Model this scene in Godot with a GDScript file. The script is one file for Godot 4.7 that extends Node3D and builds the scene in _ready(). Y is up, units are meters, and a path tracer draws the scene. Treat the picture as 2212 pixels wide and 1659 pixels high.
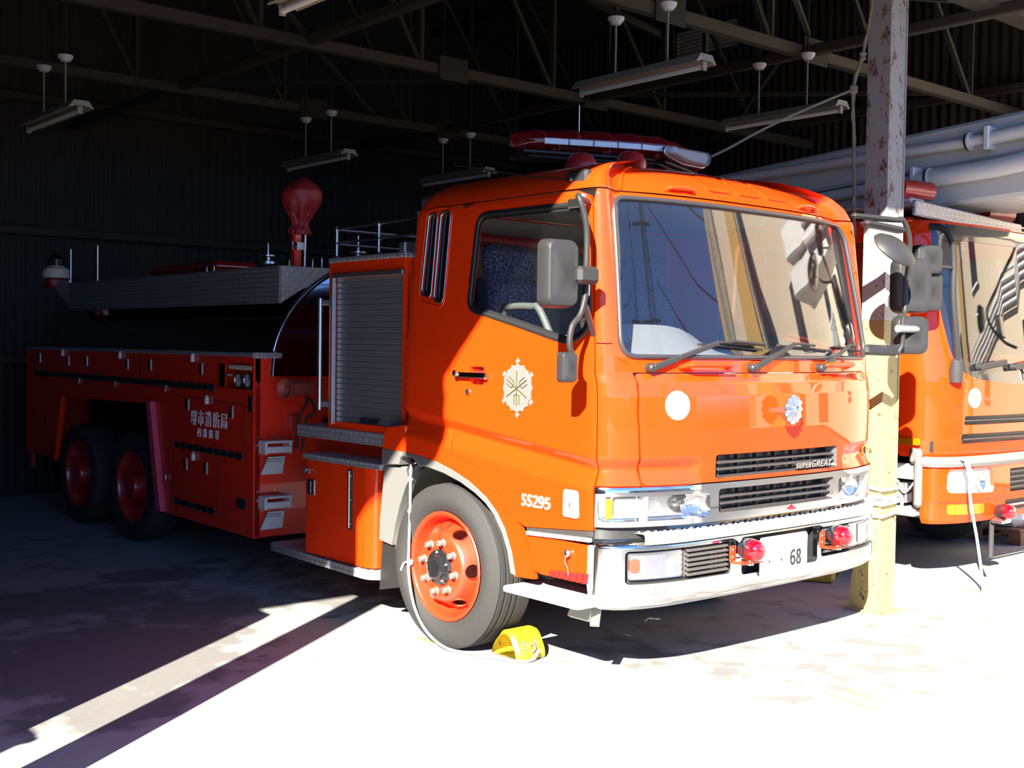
extends Node3D

# ---------------------------------------------------------------- mesh builder
class Mb:
	var V := PackedVector3Array()
	var N := PackedVector3Array()
	var U := PackedVector2Array()
	var I := PackedInt32Array()

	func vt(p: Vector3, n: Vector3, uv := Vector2.ZERO) -> int:
		V.append(p)
		N.append(n)
		U.append(uv)
		return V.size() - 1

	func tri(a: int, b: int, c: int) -> void:
		I.append(a)
		I.append(b)
		I.append(c)

	func face(pts: Array, uvs := []) -> void:
		var n := Vector3.ZERO
		for k in pts.size():
			var a: Vector3 = pts[k]
			var b: Vector3 = pts[(k + 1) % pts.size()]
			n += a.cross(b)
		if n.length() < 1e-12:
			return
		n = n.normalized()
		var s := V.size()
		for k in pts.size():
			vt(pts[k], n, uvs[k] if uvs.size() > k else Vector2.ZERO)
		for k in range(1, pts.size() - 1):
			tri(s, s + k, s + k + 1)

	func box(c: Vector3, s: Vector3, b := 0.0, bs := Basis.IDENTITY) -> Mb:
		var h := s / 2.0
		b = minf(b, minf(h.x, minf(h.y, h.z)) * 0.95)
		for ax in 3:
			for sg in [-1.0, 1.0]:
				var u := (ax + 1) % 3
				var v := (ax + 2) % 3
				var q := []
				for k in [[-1, -1], [1, -1], [1, 1], [-1, 1]]:
					var p := Vector3.ZERO
					p[ax] = h[ax] * sg
					p[u] = (h[u] - b) * k[0]
					p[v] = (h[v] - b) * k[1]
					q.append(c + bs * p)
				if sg < 0:
					q.reverse()
				face(q)
		if b > 0.0:
			for ax in 3:
				var u := (ax + 1) % 3
				var v := (ax + 2) % 3
				for k in [[-1, -1], [1, -1], [1, 1], [-1, 1]]:
					var q := []
					for e in [[-1, 0], [1, 0], [1, 1], [-1, 1]]:
						var p := Vector3.ZERO
						p[ax] = (h[ax] - b) * e[0]
						p[u] = (h[u] - (b if e[1] == 1 else 0.0)) * k[0]
						p[v] = (h[v] - (0.0 if e[1] == 1 else b)) * k[1]
						q.append(c + bs * p)
					if k[0] * k[1] > 0:
						q.reverse()
					face_out(q, c)
			for x in [-1, 1]:
				for y in [-1, 1]:
					for z in [-1, 1]:
						face_out([c + bs * Vector3(h.x * x, (h.y - b) * y, (h.z - b) * z), c + bs * Vector3((h.x - b) * x, h.y * y, (h.z - b) * z), c + bs * Vector3((h.x - b) * x, (h.y - b) * y, h.z * z)], c)
		return self

	func face_out(q: Array, c: Vector3) -> void:
		var n: Vector3 = (q[1] - q[0]).cross(q[2] - q[0])
		if n.dot(q[0] - c) < 0:
			q.reverse()
		face(q)

	func bar(a: Vector3, b: Vector3, w: float, h: float, bev := 0.0, up := Vector3.UP) -> Mb:
		var d := (b - a).normalized()
		if absf(d.dot(up)) > 0.99:
			up = Vector3(0.3, 0.1, 1).normalized()
		var x := up.cross(d).normalized()
		var y := d.cross(x)
		return box((a + b) / 2.0, Vector3(w, h, a.distance_to(b)), bev, Basis(x, y, d))

	func grid(P: Array, cu := false, cv := false) -> Mb:
		var r := P.size()
		var c: int = P[0].size()
		var s := V.size()
		for i in r:
			for j in c:
				var a: Vector3 = P[(i + 1) % r if cv else mini(i + 1, r - 1)][j]
				var b: Vector3 = P[(i - 1 + r) % r if cv else maxi(i - 1, 0)][j]
				var e: Vector3 = P[i][(j + 1) % c if cu else mini(j + 1, c - 1)]
				var f: Vector3 = P[i][(j - 1 + c) % c if cu else maxi(j - 1, 0)]
				var n := (e - f).cross(a - b)
				vt(P[i][j], n.normalized() if n.length() > 1e-12 else Vector3.UP, Vector2(float(j) / c, float(i) / r))
		for i in (r if cv else r - 1):
			for j in (c if cu else c - 1):
				var p0 := s + i * c + j
				var p1 := s + i * c + (j + 1) % c
				var p2 := s + ((i + 1) % r) * c + (j + 1) % c
				var p3 := s + ((i + 1) % r) * c + j
				tri(p0, p1, p2)
				tri(p0, p2, p3)
		return self

	func tube(path: Array, r: float, seg := 8, caps := true, closed := false, flat := 1.0) -> Mb:
		var n := path.size()
		var rings := []
		var up := Vector3.ZERO
		for i in n:
			var d: Vector3 = path[(i + 1) % n if closed else mini(i + 1, n - 1)] - path[(i - 1 + n) % n if closed else maxi(i - 1, 0)]
			d = d.normalized()
			if up == Vector3.ZERO:
				up = Vector3.UP if absf(d.y) < 0.9 else Vector3.RIGHT
			var x := up.cross(d).normalized()
			up = d.cross(x)
			var ring := []
			for k in seg:
				var a := TAU * k / seg
				ring.append(path[i] + x * cos(a) * r + up * sin(a) * r * flat)
			rings.append(ring)
		grid(rings, true, closed)
		if caps and not closed:
			var q: Array = rings[0].duplicate()
			q.reverse()
			face(q)
			face(rings[n - 1])
		return self

	func lathe(prof: Array, seg := 24, t := Transform3D.IDENTITY, stretch := Vector2.ONE) -> Mb:
		# profile of (radius, height) from bottom to top, outside to the right; creases split over 35 degrees
		var k := 0
		while k < prof.size() - 1:
			var run := [prof[k]]
			while k < prof.size() - 1:
				run.append(prof[k + 1])
				k += 1
				if k < prof.size() - 1:
					var a: Vector2 = (prof[k] - prof[k - 1]).normalized()
					var b: Vector2 = (prof[k + 1] - prof[k]).normalized()
					if a.dot(b) < 0.82:
						break
			var s := V.size()
			for i in run.size():
				var d: Vector2 = run[mini(i + 1, run.size() - 1)] - run[maxi(i - 1, 0)]
				var nn := Vector2(d.y, -d.x).normalized()
				for j in seg + 1:
					var an := TAU * j / seg
					var p := Vector3(cos(an) * run[i].x * stretch.x, run[i].y, sin(an) * run[i].x * stretch.y)
					var n := Vector3(cos(an) * nn.x / stretch.x, nn.y, sin(an) * nn.x / stretch.y).normalized()
					vt(t * p, (t.basis * n).normalized())
			for i in run.size() - 1:
				for j in seg:
					var p0 := s + i * (seg + 1) + j
					tri(p0, p0 + 1, p0 + seg + 2)
					tri(p0, p0 + seg + 2, p0 + seg + 1)
		return self

	func inset(poly: PackedVector2Array, d: float) -> PackedVector2Array:
		var out := PackedVector2Array()
		var n := poly.size()
		var sg := -1.0 if Geometry2D.is_polygon_clockwise(poly) else 1.0
		for i in n:
			var a := (poly[i] - poly[(i - 1 + n) % n]).normalized()
			var b := (poly[(i + 1) % n] - poly[i]).normalized()
			var na := Vector2(-a.y, a.x) * sg
			var nb := Vector2(-b.y, b.x) * sg
			var m := na + nb
			var l := maxf(m.length_squared() / 2.0, 0.25)
			out.append(poly[i] + m / l * d)
		return out

	func prism(poly: PackedVector2Array, z0: float, z1: float, bev := 0.0, t := Transform3D.IDENTITY, back := true) -> Mb:
		if Geometry2D.is_polygon_clockwise(poly):
			poly.reverse()
		var top := inset(poly, bev) if bev > 0.0 else poly
		var ix := Geometry2D.triangulate_polygon(top)
		var n := poly.size()
		var fl := Vector3(0, 0, 1)
		for cap in ([1, 0] if back else [1]):
			var s := V.size()
			var src := top if cap == 1 else poly
			for p in src:
				vt(t * Vector3(p.x, p.y, z1 if cap == 1 else z0), (t.basis * (fl if cap == 1 else -fl)).normalized(), p)
			for k in range(0, ix.size(), 3):
				tri(s + ix[k], s + ix[k + 1], s + ix[k + 2])
		var rings := [[poly, z0], [poly, z1 - bev]]
		if bev > 0.0:
			rings.append([top, z1])
		for k in rings.size() - 1:
			var slope := 0.7 if k == 1 else 0.0
			for i in n:
				var j := (i + 1) % n
				var e := (poly[j] - poly[i]).normalized()
				var ep := (poly[i] - poly[(i - 1 + n) % n]).normalized()
				var en := (poly[(j + 1) % n] - poly[j]).normalized()
				var a := e if e.dot(ep) < 0.8 else (e + ep).normalized()
				var b := e if e.dot(en) < 0.8 else (e + en).normalized()
				var na := (t.basis * Vector3(a.y, -a.x, slope)).normalized()
				var nb := (t.basis * Vector3(b.y, -b.x, slope)).normalized()
				var r0: PackedVector2Array = rings[k][0]
				var r1: PackedVector2Array = rings[k + 1][0]
				var s := V.size()
				vt(t * Vector3(r0[i].x, r0[i].y, rings[k][1]), na)
				vt(t * Vector3(r0[j].x, r0[j].y, rings[k][1]), nb)
				vt(t * Vector3(r1[j].x, r1[j].y, rings[k + 1][1]), nb)
				vt(t * Vector3(r1[i].x, r1[i].y, rings[k + 1][1]), na)
				tri(s, s + 1, s + 2)
				tri(s, s + 2, s + 3)
		return self

	func sheet(poly: PackedVector2Array, holes: Array, f: Callable, du: float, dv: float, depth := 0.0, flip := 1.0) -> Mb:
		var lo := poly[0]
		var hi := poly[0]
		for p in poly:
			lo = lo.min(p)
			hi = hi.max(p)
		if Geometry2D.is_polygon_clockwise(poly):
			poly.reverse()
		var hb := []
		for h in holes:
			var r := Rect2(h[0], Vector2.ZERO)
			for p in h:
				r = r.expand(p)
			hb.append(r)
		var nu := maxi(1, ceili((hi.x - lo.x) / du))
		var nv := maxi(1, ceili((hi.y - lo.y) / dv))
		var st := Vector2((hi.x - lo.x) / nu, (hi.y - lo.y) / nv)
		for i in nu:
			for j in nv:
				cell(Rect2(lo + Vector2(i * st.x, j * st.y), st), poly, holes, hb, f, flip, 0)
		if depth != 0.0:
			for loop in [poly] + holes:
				var n: int = loop.size()
				for i in n:
					var a: Vector2 = loop[i]
					var b: Vector2 = loop[(i + 1) % n]
					var m := maxi(1, ceili(a.distance_to(b) / 0.08))
					for k in m:
						var p := a.lerp(b, float(k) / m)
						var q := a.lerp(b, float(k + 1) / m)
						var P: Vector3 = f.call(p.x, p.y)
						var Q: Vector3 = f.call(q.x, q.y)
						face([P, Q, Q - nrm(f, q, flip) * depth, P - nrm(f, p, flip) * depth])
		return self

	func nrm(f: Callable, p: Vector2, flip: float) -> Vector3:
		var e := 0.004
		var a: Vector3 = f.call(p.x + e, p.y) - f.call(p.x - e, p.y)
		var b: Vector3 = f.call(p.x, p.y + e) - f.call(p.x, p.y - e)
		return (a.cross(b) * flip).normalized()

	func cell(r: Rect2, poly: PackedVector2Array, holes: Array, hb: Array, f: Callable, flip: float, lev: int) -> void:
		var c := PackedVector2Array([r.position, Vector2(r.end.x, r.position.y), r.end, Vector2(r.position.x, r.end.y)])
		var parts: Array = Geometry2D.intersect_polygons(poly, c)
		for k in holes.size():
			if not hb[k].intersects(r):
				continue
			var nx := []
			for q in parts:
				for z in Geometry2D.clip_polygons(q, holes[k]):
					if Geometry2D.is_polygon_clockwise(z) and lev < 6:
						var h := r.size / 2.0
						for a in [Vector2.ZERO, Vector2(h.x, 0), Vector2(0, h.y), h]:
							cell(Rect2(r.position + a, h), poly, holes, hb, f, flip, lev + 1)
						return
					nx.append(z)
			parts = nx
		for q in parts:
			if q.size() < 3:
				continue
			var ix := Geometry2D.triangulate_polygon(q)
			var s := V.size()
			for p in q:
				vt(f.call(p.x, p.y), nrm(f, p, flip), p)
			for k in range(0, ix.size(), 3):
				tri(s + ix[k], s + ix[k + 1], s + ix[k + 2])

	func ring(a: Array, b: Array) -> Mb:
		# a band between two loops of equally many points
		var n := a.size()
		for i in n:
			face([a[i], a[(i + 1) % n], b[(i + 1) % n], b[i]])
		return self

	func mesh(m: Material) -> ArrayMesh:
		for k in range(0, I.size(), 3):
			var a := V[I[k]]
			var g := (V[I[k + 1]] - a).cross(V[I[k + 2]] - a)
			if g.dot(N[I[k]] + N[I[k + 1]] + N[I[k + 2]]) > 0.0:
				var t := I[k + 1]
				I[k + 1] = I[k + 2]
				I[k + 2] = t
		var arr := []
		arr.resize(Mesh.ARRAY_MAX)
		arr[Mesh.ARRAY_VERTEX] = V
		arr[Mesh.ARRAY_NORMAL] = N
		arr[Mesh.ARRAY_TEX_UV] = U
		arr[Mesh.ARRAY_INDEX] = I
		var am := ArrayMesh.new()
		am.add_surface_from_arrays(Mesh.PRIMITIVE_TRIANGLES, arr)
		am.surface_set_material(0, m)
		return am


# ---------------------------------------------------------------- scene helpers
var M := {}
var taken := {}

func numbered(called: String) -> String:
	var n: int = taken.get(called, 0)
	taken[called] = n + 1
	return called if n == 0 else "%s_%03d" % [called, n]

func tag(o: Node, label: String, category: String, group := "", kind := "") -> Node:
	if label:
		o.set_meta("label", label)
	if category:
		o.set_meta("category", category)
	if group:
		o.set_meta("group", group)
	if kind:
		o.set_meta("kind", kind)
	return o

func thing(called: String, label: String, category: String, at := Vector3.ZERO, group := "") -> Node3D:
	var o := Node3D.new()
	o.name = numbered(called)
	add_child(o, true)
	o.position = at
	tag(o, label, category, group)
	return o

func put(called: String, mb: Mb, m: Material, parent: Node = null, at := Transform3D.IDENTITY) -> MeshInstance3D:
	var o := MeshInstance3D.new()
	o.name = called if parent else numbered(called)
	o.mesh = mb.mesh(m)
	o.transform = at
	(parent if parent else self).add_child(o, true)
	return o

func share(called: String, like: Mesh, parent: Node, at: Transform3D) -> MeshInstance3D:
	var o := MeshInstance3D.new()
	o.name = called
	o.mesh = like
	o.transform = at
	parent.add_child(o, true)
	return o

func structure(called: String, mb: Mb, m: Material, label: String, category: String) -> MeshInstance3D:
	var o := put(called, mb, m)
	tag(o, label, category, "", "structure")
	return o

func lin(r: float, g: float, b: float, a := 1.0) -> Color:
	var c := Color(r, g, b).linear_to_srgb()
	c.a = a
	return c

func mat(key: String, c: Color, rough := 0.5, metal := 0.0, coat := 0.0) -> StandardMaterial3D:
	var m := StandardMaterial3D.new()
	m.resource_name = key
	m.albedo_color = c
	m.roughness = rough
	m.metallic = metal
	if coat > 0.0:
		m.clearcoat_enabled = true
		m.clearcoat = coat
		m.clearcoat_roughness = 0.03
	M[key] = m
	return m

func v2(a: Array) -> PackedVector2Array:
	var o := PackedVector2Array()
	for k in range(0, a.size(), 2):
		o.append(Vector2(a[k], a[k + 1]))
	return o

func v3(a: Array) -> Array:
	var o := []
	for k in range(0, a.size(), 3):
		o.append(Vector3(a[k], a[k + 1], a[k + 2]))
	return o

func rrect(x0: float, y0: float, x1: float, y1: float, r: float, n := 4) -> PackedVector2Array:
	var o := PackedVector2Array()
	for c in [[x1 - r, y1 - r, 0.0], [x0 + r, y1 - r, PI / 2], [x0 + r, y0 + r, PI], [x1 - r, y0 + r, PI * 1.5]]:
		for k in n + 1:
			var a: float = c[2] + PI / 2 * k / n
			o.append(Vector2(c[0] + cos(a) * r, c[1] + sin(a) * r))
	return o

func disc(x: float, y: float, r: float, n := 20, ry := 0.0) -> PackedVector2Array:
	var o := PackedVector2Array()
	for k in n:
		o.append(Vector2(x + cos(TAU * k / n) * r, y + sin(TAU * k / n) * (ry if ry > 0 else r)))
	return o

func rounded(poly: PackedVector2Array, r: float, n := 4) -> PackedVector2Array:
	# fillets of at most radius r at every corner
	var o := PackedVector2Array()
	var c := poly.size()
	for i in c:
		var p := poly[i]
		var a := poly[(i - 1 + c) % c] - p
		var b := poly[(i + 1) % c] - p
		var d := minf(r, minf(a.length(), b.length()) * 0.45)
		var s := p + a.normalized() * d
		var e := p + b.normalized() * d
		for k in n + 1:
			var t := float(k) / n
			o.append(s.lerp(p, t).lerp(p.lerp(e, t), t))
	return o

func smooth(path: Array, n := 6, closed := false) -> Array:
	var o := []
	var c := path.size()
	for i in (c if closed else c - 1):
		var p0: Vector3 = path[(i - 1 + c) % c if closed else maxi(i - 1, 0)]
		var p1: Vector3 = path[i]
		var p2: Vector3 = path[(i + 1) % c]
		var p3: Vector3 = path[(i + 2) % c if closed else mini(i + 2, c - 1)]
		for k in n:
			o.append(p1.cubic_interpolate(p2, p0, p3, float(k) / n))
	if not closed:
		o.append(path[c - 1])
	return o

func look(table: Array, y: float) -> float:
	if y <= table[0]:
		return table[1]
	for k in range(2, table.size(), 2):
		if y <= table[k]:
			return lerpf(table[k - 1], table[k + 1], (y - table[k - 2]) / (table[k] - table[k - 2]))
	return table[table.size() - 1]

func text(called: String, s: String, m: Material, parent: Node, at: Transform3D, size: float, depth := 0.004, bold := true, wide := 1.0) -> MeshInstance3D:
	var f := SystemFont.new()
	f.font_names = PackedStringArray(["Droid Sans"])
	f.font_weight = 700 if bold else 400
	var t := TextMesh.new()
	t.font = f
	t.text = s
	t.font_size = 64
	t.pixel_size = size / 64.0
	t.depth = depth
	t.material = m
	var o := MeshInstance3D.new()
	o.name = called
	o.mesh = t
	o.transform = at
	o.scale_object_local(Vector3(wide, 1, 1))
	parent.add_child(o, true)
	return o

const GLYPH := {
	"sakai": [[.05, .62, .38, .62], [.21, .92, .21, .2], [.02, .18, .4, .28], [.46, .96, .95, .96, .95, .56, .46, .56, .46, .96], [.7, .96, .7, .56], [.46, .76, .95, .76], [.7, .55, .42, .3], [.7, .55, 1, .3], [.6, .38, .58, .15, .47, 0], [.82, .38, .82, 0]],
	"city": [[.5, 1, .5, .85], [.05, .83, .95, .83], [.15, .15, .15, .6, .85, .6, .85, .18, .74, .18], [.5, .83, .5, 0]],
	"quench": [[.08, .94, .22, .83], [.03, .64, .17, .54], [.05, .03, .22, .36], [.63, 1, .63, .68], [.42, .94, .48, .76], [.86, .95, .78, .76], [.42, 0, .42, .66, .86, .66, .86, .03, .75, .03], [.42, .45, .86, .45], [.42, .25, .86, .25]],
	"prevent": [[.1, 0, .1, .95, .33, .95, .24, .68, .34, .5, .3, .35, .12, .37], [.68, 1, .68, .82], [.4, .8, 1, .8], [.6, .8, .55, .4, .38, .02], [.58, .52, .9, .52, .86, .03, .72, .05]],
	"bureau": [[.88, .68, .88, .95, .12, .95, .12, .4, .02, 0], [.12, .69, .88, .69], [.2, .48, .93, .48, .9, .03, .78, .03], [.32, .34, .66, .34, .66, .08, .32, .08, .32, .34]],
	"west": [[.03, .95, .97, .95], [.1, .7, .9, .7, .9, .02, .1, .02, .1, .7], [.38, .95, .36, .5, .2, .32], [.62, .95, .62, .42, .86, .42], [.1, .08, .9, .08]],
	"station": [[.12, .98, .88, .98, .88, .78, .12, .78, .12, .98], [.37, .98, .37, .78], [.63, .98, .63, .78], [.2, .64, .75, .64], [.47, .76, .47, .5], [.03, .49, .97, .49], [.88, .7, .1, .24], [.3, .33, .78, .33, .78, 0, .3, 0, .3, .33], [.3, .17, .78, .17]],
}

func glyphs(called: String, list: Array, m: Material, parent: Node, at: Transform3D, w: float, h: float, pitch: float, stroke: float) -> void:
	for k in list.size():
		var mb := Mb.new()
		for s in GLYPH[list[k]]:
			for j in range(0, s.size() - 2, 2):
				var a := Vector3(s[j] * w + k * pitch, s[j + 1] * h, 0)
				var b := Vector3(s[j + 2] * w + k * pitch, s[j + 3] * h, 0)
				var d := (b - a).normalized() * stroke * 0.45
				mb.bar(a - d, b + d, stroke, 0.003, 0.0, Vector3(0, 0, 1))
		put(called, mb, m, parent, at)

# basis of something that faces the truck's right-hand side (-x), reading towards +z
func side(x: float, y: float, z: float) -> Transform3D:
	return Transform3D(Basis(Vector3(0, 0, 1), Vector3(0, 1, 0), Vector3(-1, 0, 0)), Vector3(x, y, z))

func img(n: int, f: Callable) -> Image:
	var im := Image.create(n, n, false, Image.FORMAT_RGB8)
	for y in n:
		for x in n:
			im.set_pixel(x, y, f.call(x, y))
	return im

func noise(seed_: int, freq: float, oct := 4) -> FastNoiseLite:
	var n := FastNoiseLite.new()
	n.seed = seed_
	n.frequency = freq
	n.fractal_octaves = oct
	return n

func triplanar(m: StandardMaterial3D, scale_: float, world := false) -> void:
	m.uv1_triplanar = true
	m.uv1_world_triplanar = world
	m.uv1_scale = Vector3.ONE * scale_

# ---------------------------------------------------------------- materials
func make_materials() -> void:
	mat("red", lin(0.66, 0.031, 0.002), 0.45, 0.0, 0.8)
	M.red.metallic_specular = 0.15
	mat("body_red", lin(0.60, 0.018, 0.004), 0.4, 0.0, 0.35)
	mat("plaque", lin(0.105, 0.105, 0.10), 0.5)
	mat("crest_gold", lin(0.062, 0.054, 0.020), 0.5)
	mat("bright_red", lin(0.62, 0.026, 0.006), 0.4, 0.0, 0.5)
	mat("dark_red", lin(0.34, 0.012, 0.012), 0.35, 0.0, 0.6)
	mat("pink", lin(0.55, 0.05, 0.10), 0.4)
	mat("lamp_red", lin(0.16, 0.0015, 0.006), 0.12, 0.0, 1.0)
	mat("white", lin(0.45, 0.45, 0.44), 0.4)
	mat("decal", lin(0.82, 0.82, 0.80), 0.5)
	mat("gold", lin(0.22, 0.18, 0.10), 0.6)
	mat("fender_grey", lin(0.10, 0.10, 0.097), 0.55)
	mat("grey_plastic", lin(0.018, 0.018, 0.019), 0.5)
	M.grey_plastic.metallic_specular = 0.35
	mat("grille_grey", lin(0.03, 0.028, 0.028), 0.5)
	mat("black", lin(0.012, 0.012, 0.013), 0.45)
	mat("gloss_black", lin(0.01, 0.01, 0.012), 0.12, 0.0, 0.5)
	mat("rubber", lin(0.0135, 0.0135, 0.014), 0.8)
	mat("gasket", lin(0.022, 0.021, 0.024), 0.35)
	mat("chrome", lin(0.62, 0.62, 0.605), 0.1, 1.0)
	mat("steel", lin(0.55, 0.55, 0.56), 0.3, 1.0)
	mat("satin", lin(0.45, 0.45, 0.46), 0.45, 1.0)
	mat("tank_steel", lin(0.30, 0.30, 0.32), 0.08, 1.0)
	mat("nut", lin(0.10, 0.095, 0.085), 0.6)
	mat("shutter", lin(0.42, 0.42, 0.44), 0.42, 0.85)
	mat("lens", lin(0.5, 0.5, 0.5, 0.03), 0.04)
	M.lens.transparency = BaseMaterial3D.TRANSPARENCY_ALPHA
	mat("glass", lin(0.006, 0.008, 0.009, 0.3), 0.0)
	M.glass.transparency = BaseMaterial3D.TRANSPARENCY_ALPHA
	mat("grab_grey", lin(0.05, 0.062, 0.06), 0.6)
	mat("lamp_lens", lin(0.20, 0.18, 0.17), 0.3)
	mat("glass_side", lin(0.01, 0.012, 0.012, 0.10), 0.0)
	M.glass_side.transparency = BaseMaterial3D.TRANSPARENCY_ALPHA
	mat("louvre", lin(0.055, 0.05, 0.045), 0.5)
	mat("glass_dark", lin(0.01, 0.012, 0.012, 0.55), 0.0)
	M.glass_dark.transparency = BaseMaterial3D.TRANSPARENCY_ALPHA
	mat("red_lens", lin(0.14, 0.001, 0.004, 0.72), 0.05)
	M.red_lens.transparency = BaseMaterial3D.TRANSPARENCY_ALPHA
	mat("amber", lin(0.28, 0.10, 0.0), 0.2, 0.0, 0.6)
	mat("mirror", lin(0.8, 0.8, 0.8), 0.02, 1.0)
	mat("interior", lin(0.20, 0.20, 0.19), 0.8)
	mat("dash", lin(0.34, 0.38, 0.40), 0.6)
	mat("liner", lin(0.12, 0.115, 0.10), 0.9)
	mat("chassis", lin(0.012, 0.012, 0.013), 0.6)
	mat("cream", lin(0.5, 0.47, 0.38), 0.5)
	mat("orange_paint", lin(0.6, 0.03, 0.005), 0.4, 0.0, 0.5)
	mat("yellow", lin(0.40, 0.28, 0.008), 0.4, 0.0, 0.4)
	mat("hivis", lin(0.5, 0.75, 0.02), 0.6)
	mat("rope", lin(0.5, 0.46, 0.38), 0.9)
	mat("dark_rope", lin(0.16, 0.14, 0.10), 0.9)
	mat("white_rope", lin(0.72, 0.7, 0.64), 0.85)
	mat("boom_white", lin(0.50, 0.50, 0.49), 0.4, 0.0, 0.3)
	mat("pipe_white", lin(0.56, 0.56, 0.57), 0.3, 0.0, 0.4)
	mat("lamp_white", lin(0.20, 0.18, 0.14), 0.6)
	mat("tube_glass", lin(0.6, 0.58, 0.52), 0.3)
	mat("rust_steel", lin(0.030, 0.023, 0.018), 0.8)
	mat("dark_steel", lin(0.013, 0.012, 0.011), 0.85)
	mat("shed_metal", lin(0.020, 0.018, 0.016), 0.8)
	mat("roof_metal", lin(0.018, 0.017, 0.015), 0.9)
	mat("wood", lin(0.16, 0.07, 0.035), 0.8)
	mat("tan_wall", lin(0.60, 0.50, 0.36), 0.85)
	mat("ochre_wall", lin(0.50, 0.31, 0.085), 0.85)
	mat("pipe_dark", lin(0.03, 0.035, 0.05), 0.5)
	mat("window_dark", lin(0.02, 0.022, 0.025), 0.1)
	mat("cloth_red", lin(0.22, 0.008, 0.012), 0.55)
	mat("seat_plain", lin(0.02, 0.022, 0.035), 0.9)
	mat("horn", lin(0.30, 0.05, 0.035), 0.5)
	mat("cabinet", lin(0.1, 0.12, 0.11), 0.5)

	# relief of a five-bar chequer plate: pairs of lugs that alternate at plus and minus 45 degrees
	var dp := img(96, func(x, y):
		var h := 0.0
		for cx in 3:
			for cy in 3:
				var c := Vector2(cx * 48.0, cy * 48.0)
				var an := PI / 4 if (cx + cy) % 2 == 0 else -PI / 4
				var p := (Vector2(x, y) - c).rotated(an)
				for k in [-7.0, 7.0]:
					var q := Vector2(p.x / 19.0, (p.y - k) / 4.6)
					h = maxf(h, 1.0 - q.length_squared())
		h = sqrt(clampf(h, 0.0, 1.0))
		return Color(h, h, h))
	var dt := ImageTexture.create_from_image(dp)
	var dc := img(96, func(x, y):
		var h := dp.get_pixel(x, y).r
		return Color(0.72, 0.72, 0.74).lerp(Color(0.97, 0.97, 0.97), clampf(h * 1.3, 0.0, 1.0)))
	var dct := ImageTexture.create_from_image(dc)
	mat("chequer", lin(0.66, 0.66, 0.67), 0.42, 0.55)
	M.chequer.albedo_texture = dct
	M.chequer.heightmap_enabled = true
	M.chequer.heightmap_texture = dt
	M.chequer.heightmap_scale = 0.8
	triplanar(M.chequer, 1.0 / 0.075)
	mat("chequer_dull", lin(0.42, 0.42, 0.42), 0.5, 0.6)
	M.chequer_dull.albedo_texture = dct
	M.chequer_dull.heightmap_enabled = true
	M.chequer_dull.heightmap_texture = dt
	M.chequer_dull.heightmap_scale = 0.8
	triplanar(M.chequer_dull, 1.0 / 0.075)

	var ns := noise(5, 0.06, 4)
	var seat := img(128, func(x, y):
		var v := ns.get_noise_2d(x * 2.2, y * 5.0) * 0.5 + 0.5
		var w := ns.get_noise_2d(x * 7 + 300, y * 11.0) * 0.5 + 0.5
		var k := clampf((v * 0.6 + w * 0.4 - 0.46) * 6.0, 0.0, 1.0)
		return Color(0.10, 0.12, 0.20).lerp(Color(0.55, 0.62, 0.78), k))
	mat("seat", Color.WHITE, 0.95)
	M.seat.albedo_texture = ImageTexture.create_from_image(seat)
	triplanar(M.seat, 2.2)

	var nr := noise(8, 0.02, 5)
	var rust := img(256, func(x, y):
		var v := nr.get_noise_2d(x * 1.6, y * 0.8) * 0.5 + 0.5
		var w := nr.get_noise_2d(x * 5 + 90, y * 4.0) * 0.5 + 0.5
		var k := clampf((v * 0.65 + w * 0.35 - 0.56) * 7.0, 0.0, 1.0)
		return Color(0.47, 0.455, 0.45).lerp(Color(0.27, 0.16, 0.12), k))
	mat("pillar_grey", Color.WHITE, 0.7)
	M.pillar_grey.albedo_texture = ImageTexture.create_from_image(rust)
	triplanar(M.pillar_grey, 1.1)
	M.pillar_grey.uv1_offset = Vector3(.37, 0, .81)
	var yel := img(256, func(x, y):
		var v := nr.get_noise_2d(x * 1.2 + 500, y * 1.2) * 0.5 + 0.5
		var w := nr.get_noise_2d(x * 4 + 70, y * 4.0 + 40) * 0.5 + 0.5
		var k := clampf((v * 0.7 + w * 0.3 - 0.665) * 26.0, 0.0, 1.0)
		return Color(0.60, 0.54, 0.33).lerp(Color(0.24, 0.19, 0.14), k * 0.9))
	mat("pillar_yellow", Color.WHITE, 0.6)
	M.pillar_yellow.albedo_texture = ImageTexture.create_from_image(yel)
	triplanar(M.pillar_yellow, 1.4)
	M.pillar_yellow.uv1_offset = Vector3(.37, 0, .81)
	var pale := img(128, func(x, y):
		var w := nr.get_noise_2d(x * 5 + 170, y * 5.0 + 40) * 0.5 + 0.5
		return Color(0.62, 0.60, 0.57).lerp(Color(0.42, 0.34, 0.27), clampf((w - 0.66) * 9.0, 0.0, 1.0)))
	mat("pillar_white", Color.WHITE, 0.6)
	M.pillar_white.albedo_texture = ImageTexture.create_from_image(pale)
	triplanar(M.pillar_white, 1.6)
	M.pillar_white.uv1_offset = Vector3(.37, 0, .81)

	# concrete floor, laid out on the ground: x -8..8, z -10..6
	var n1 := noise(21, 0.006, 5)
	var n2 := noise(22, 0.05, 4)
	var n3 := noise(23, 0.35, 2)
	var blobs := [[-2.95, -2.6, 1.3, 1.1], [-2.1, -3.3, 0.75, 0.55], [-3.3, -1.5, 0.6, 0.45], [-2.6, -4.0, 1.0, 0.7], [-1.7, -4.6, 0.6, 0.35], [-3.4, -4.3, 0.9, 0.8], [-2.75, -1.85, 0.45, 0.3], [-1.35, -2.55, 0.10, 0.05], [-2.2, -1.95, 0.06, 0.04], [-2.0, -1.7, 0.05, 0.03], [-1.15, -4.9, 0.35, 0.14]]
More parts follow.
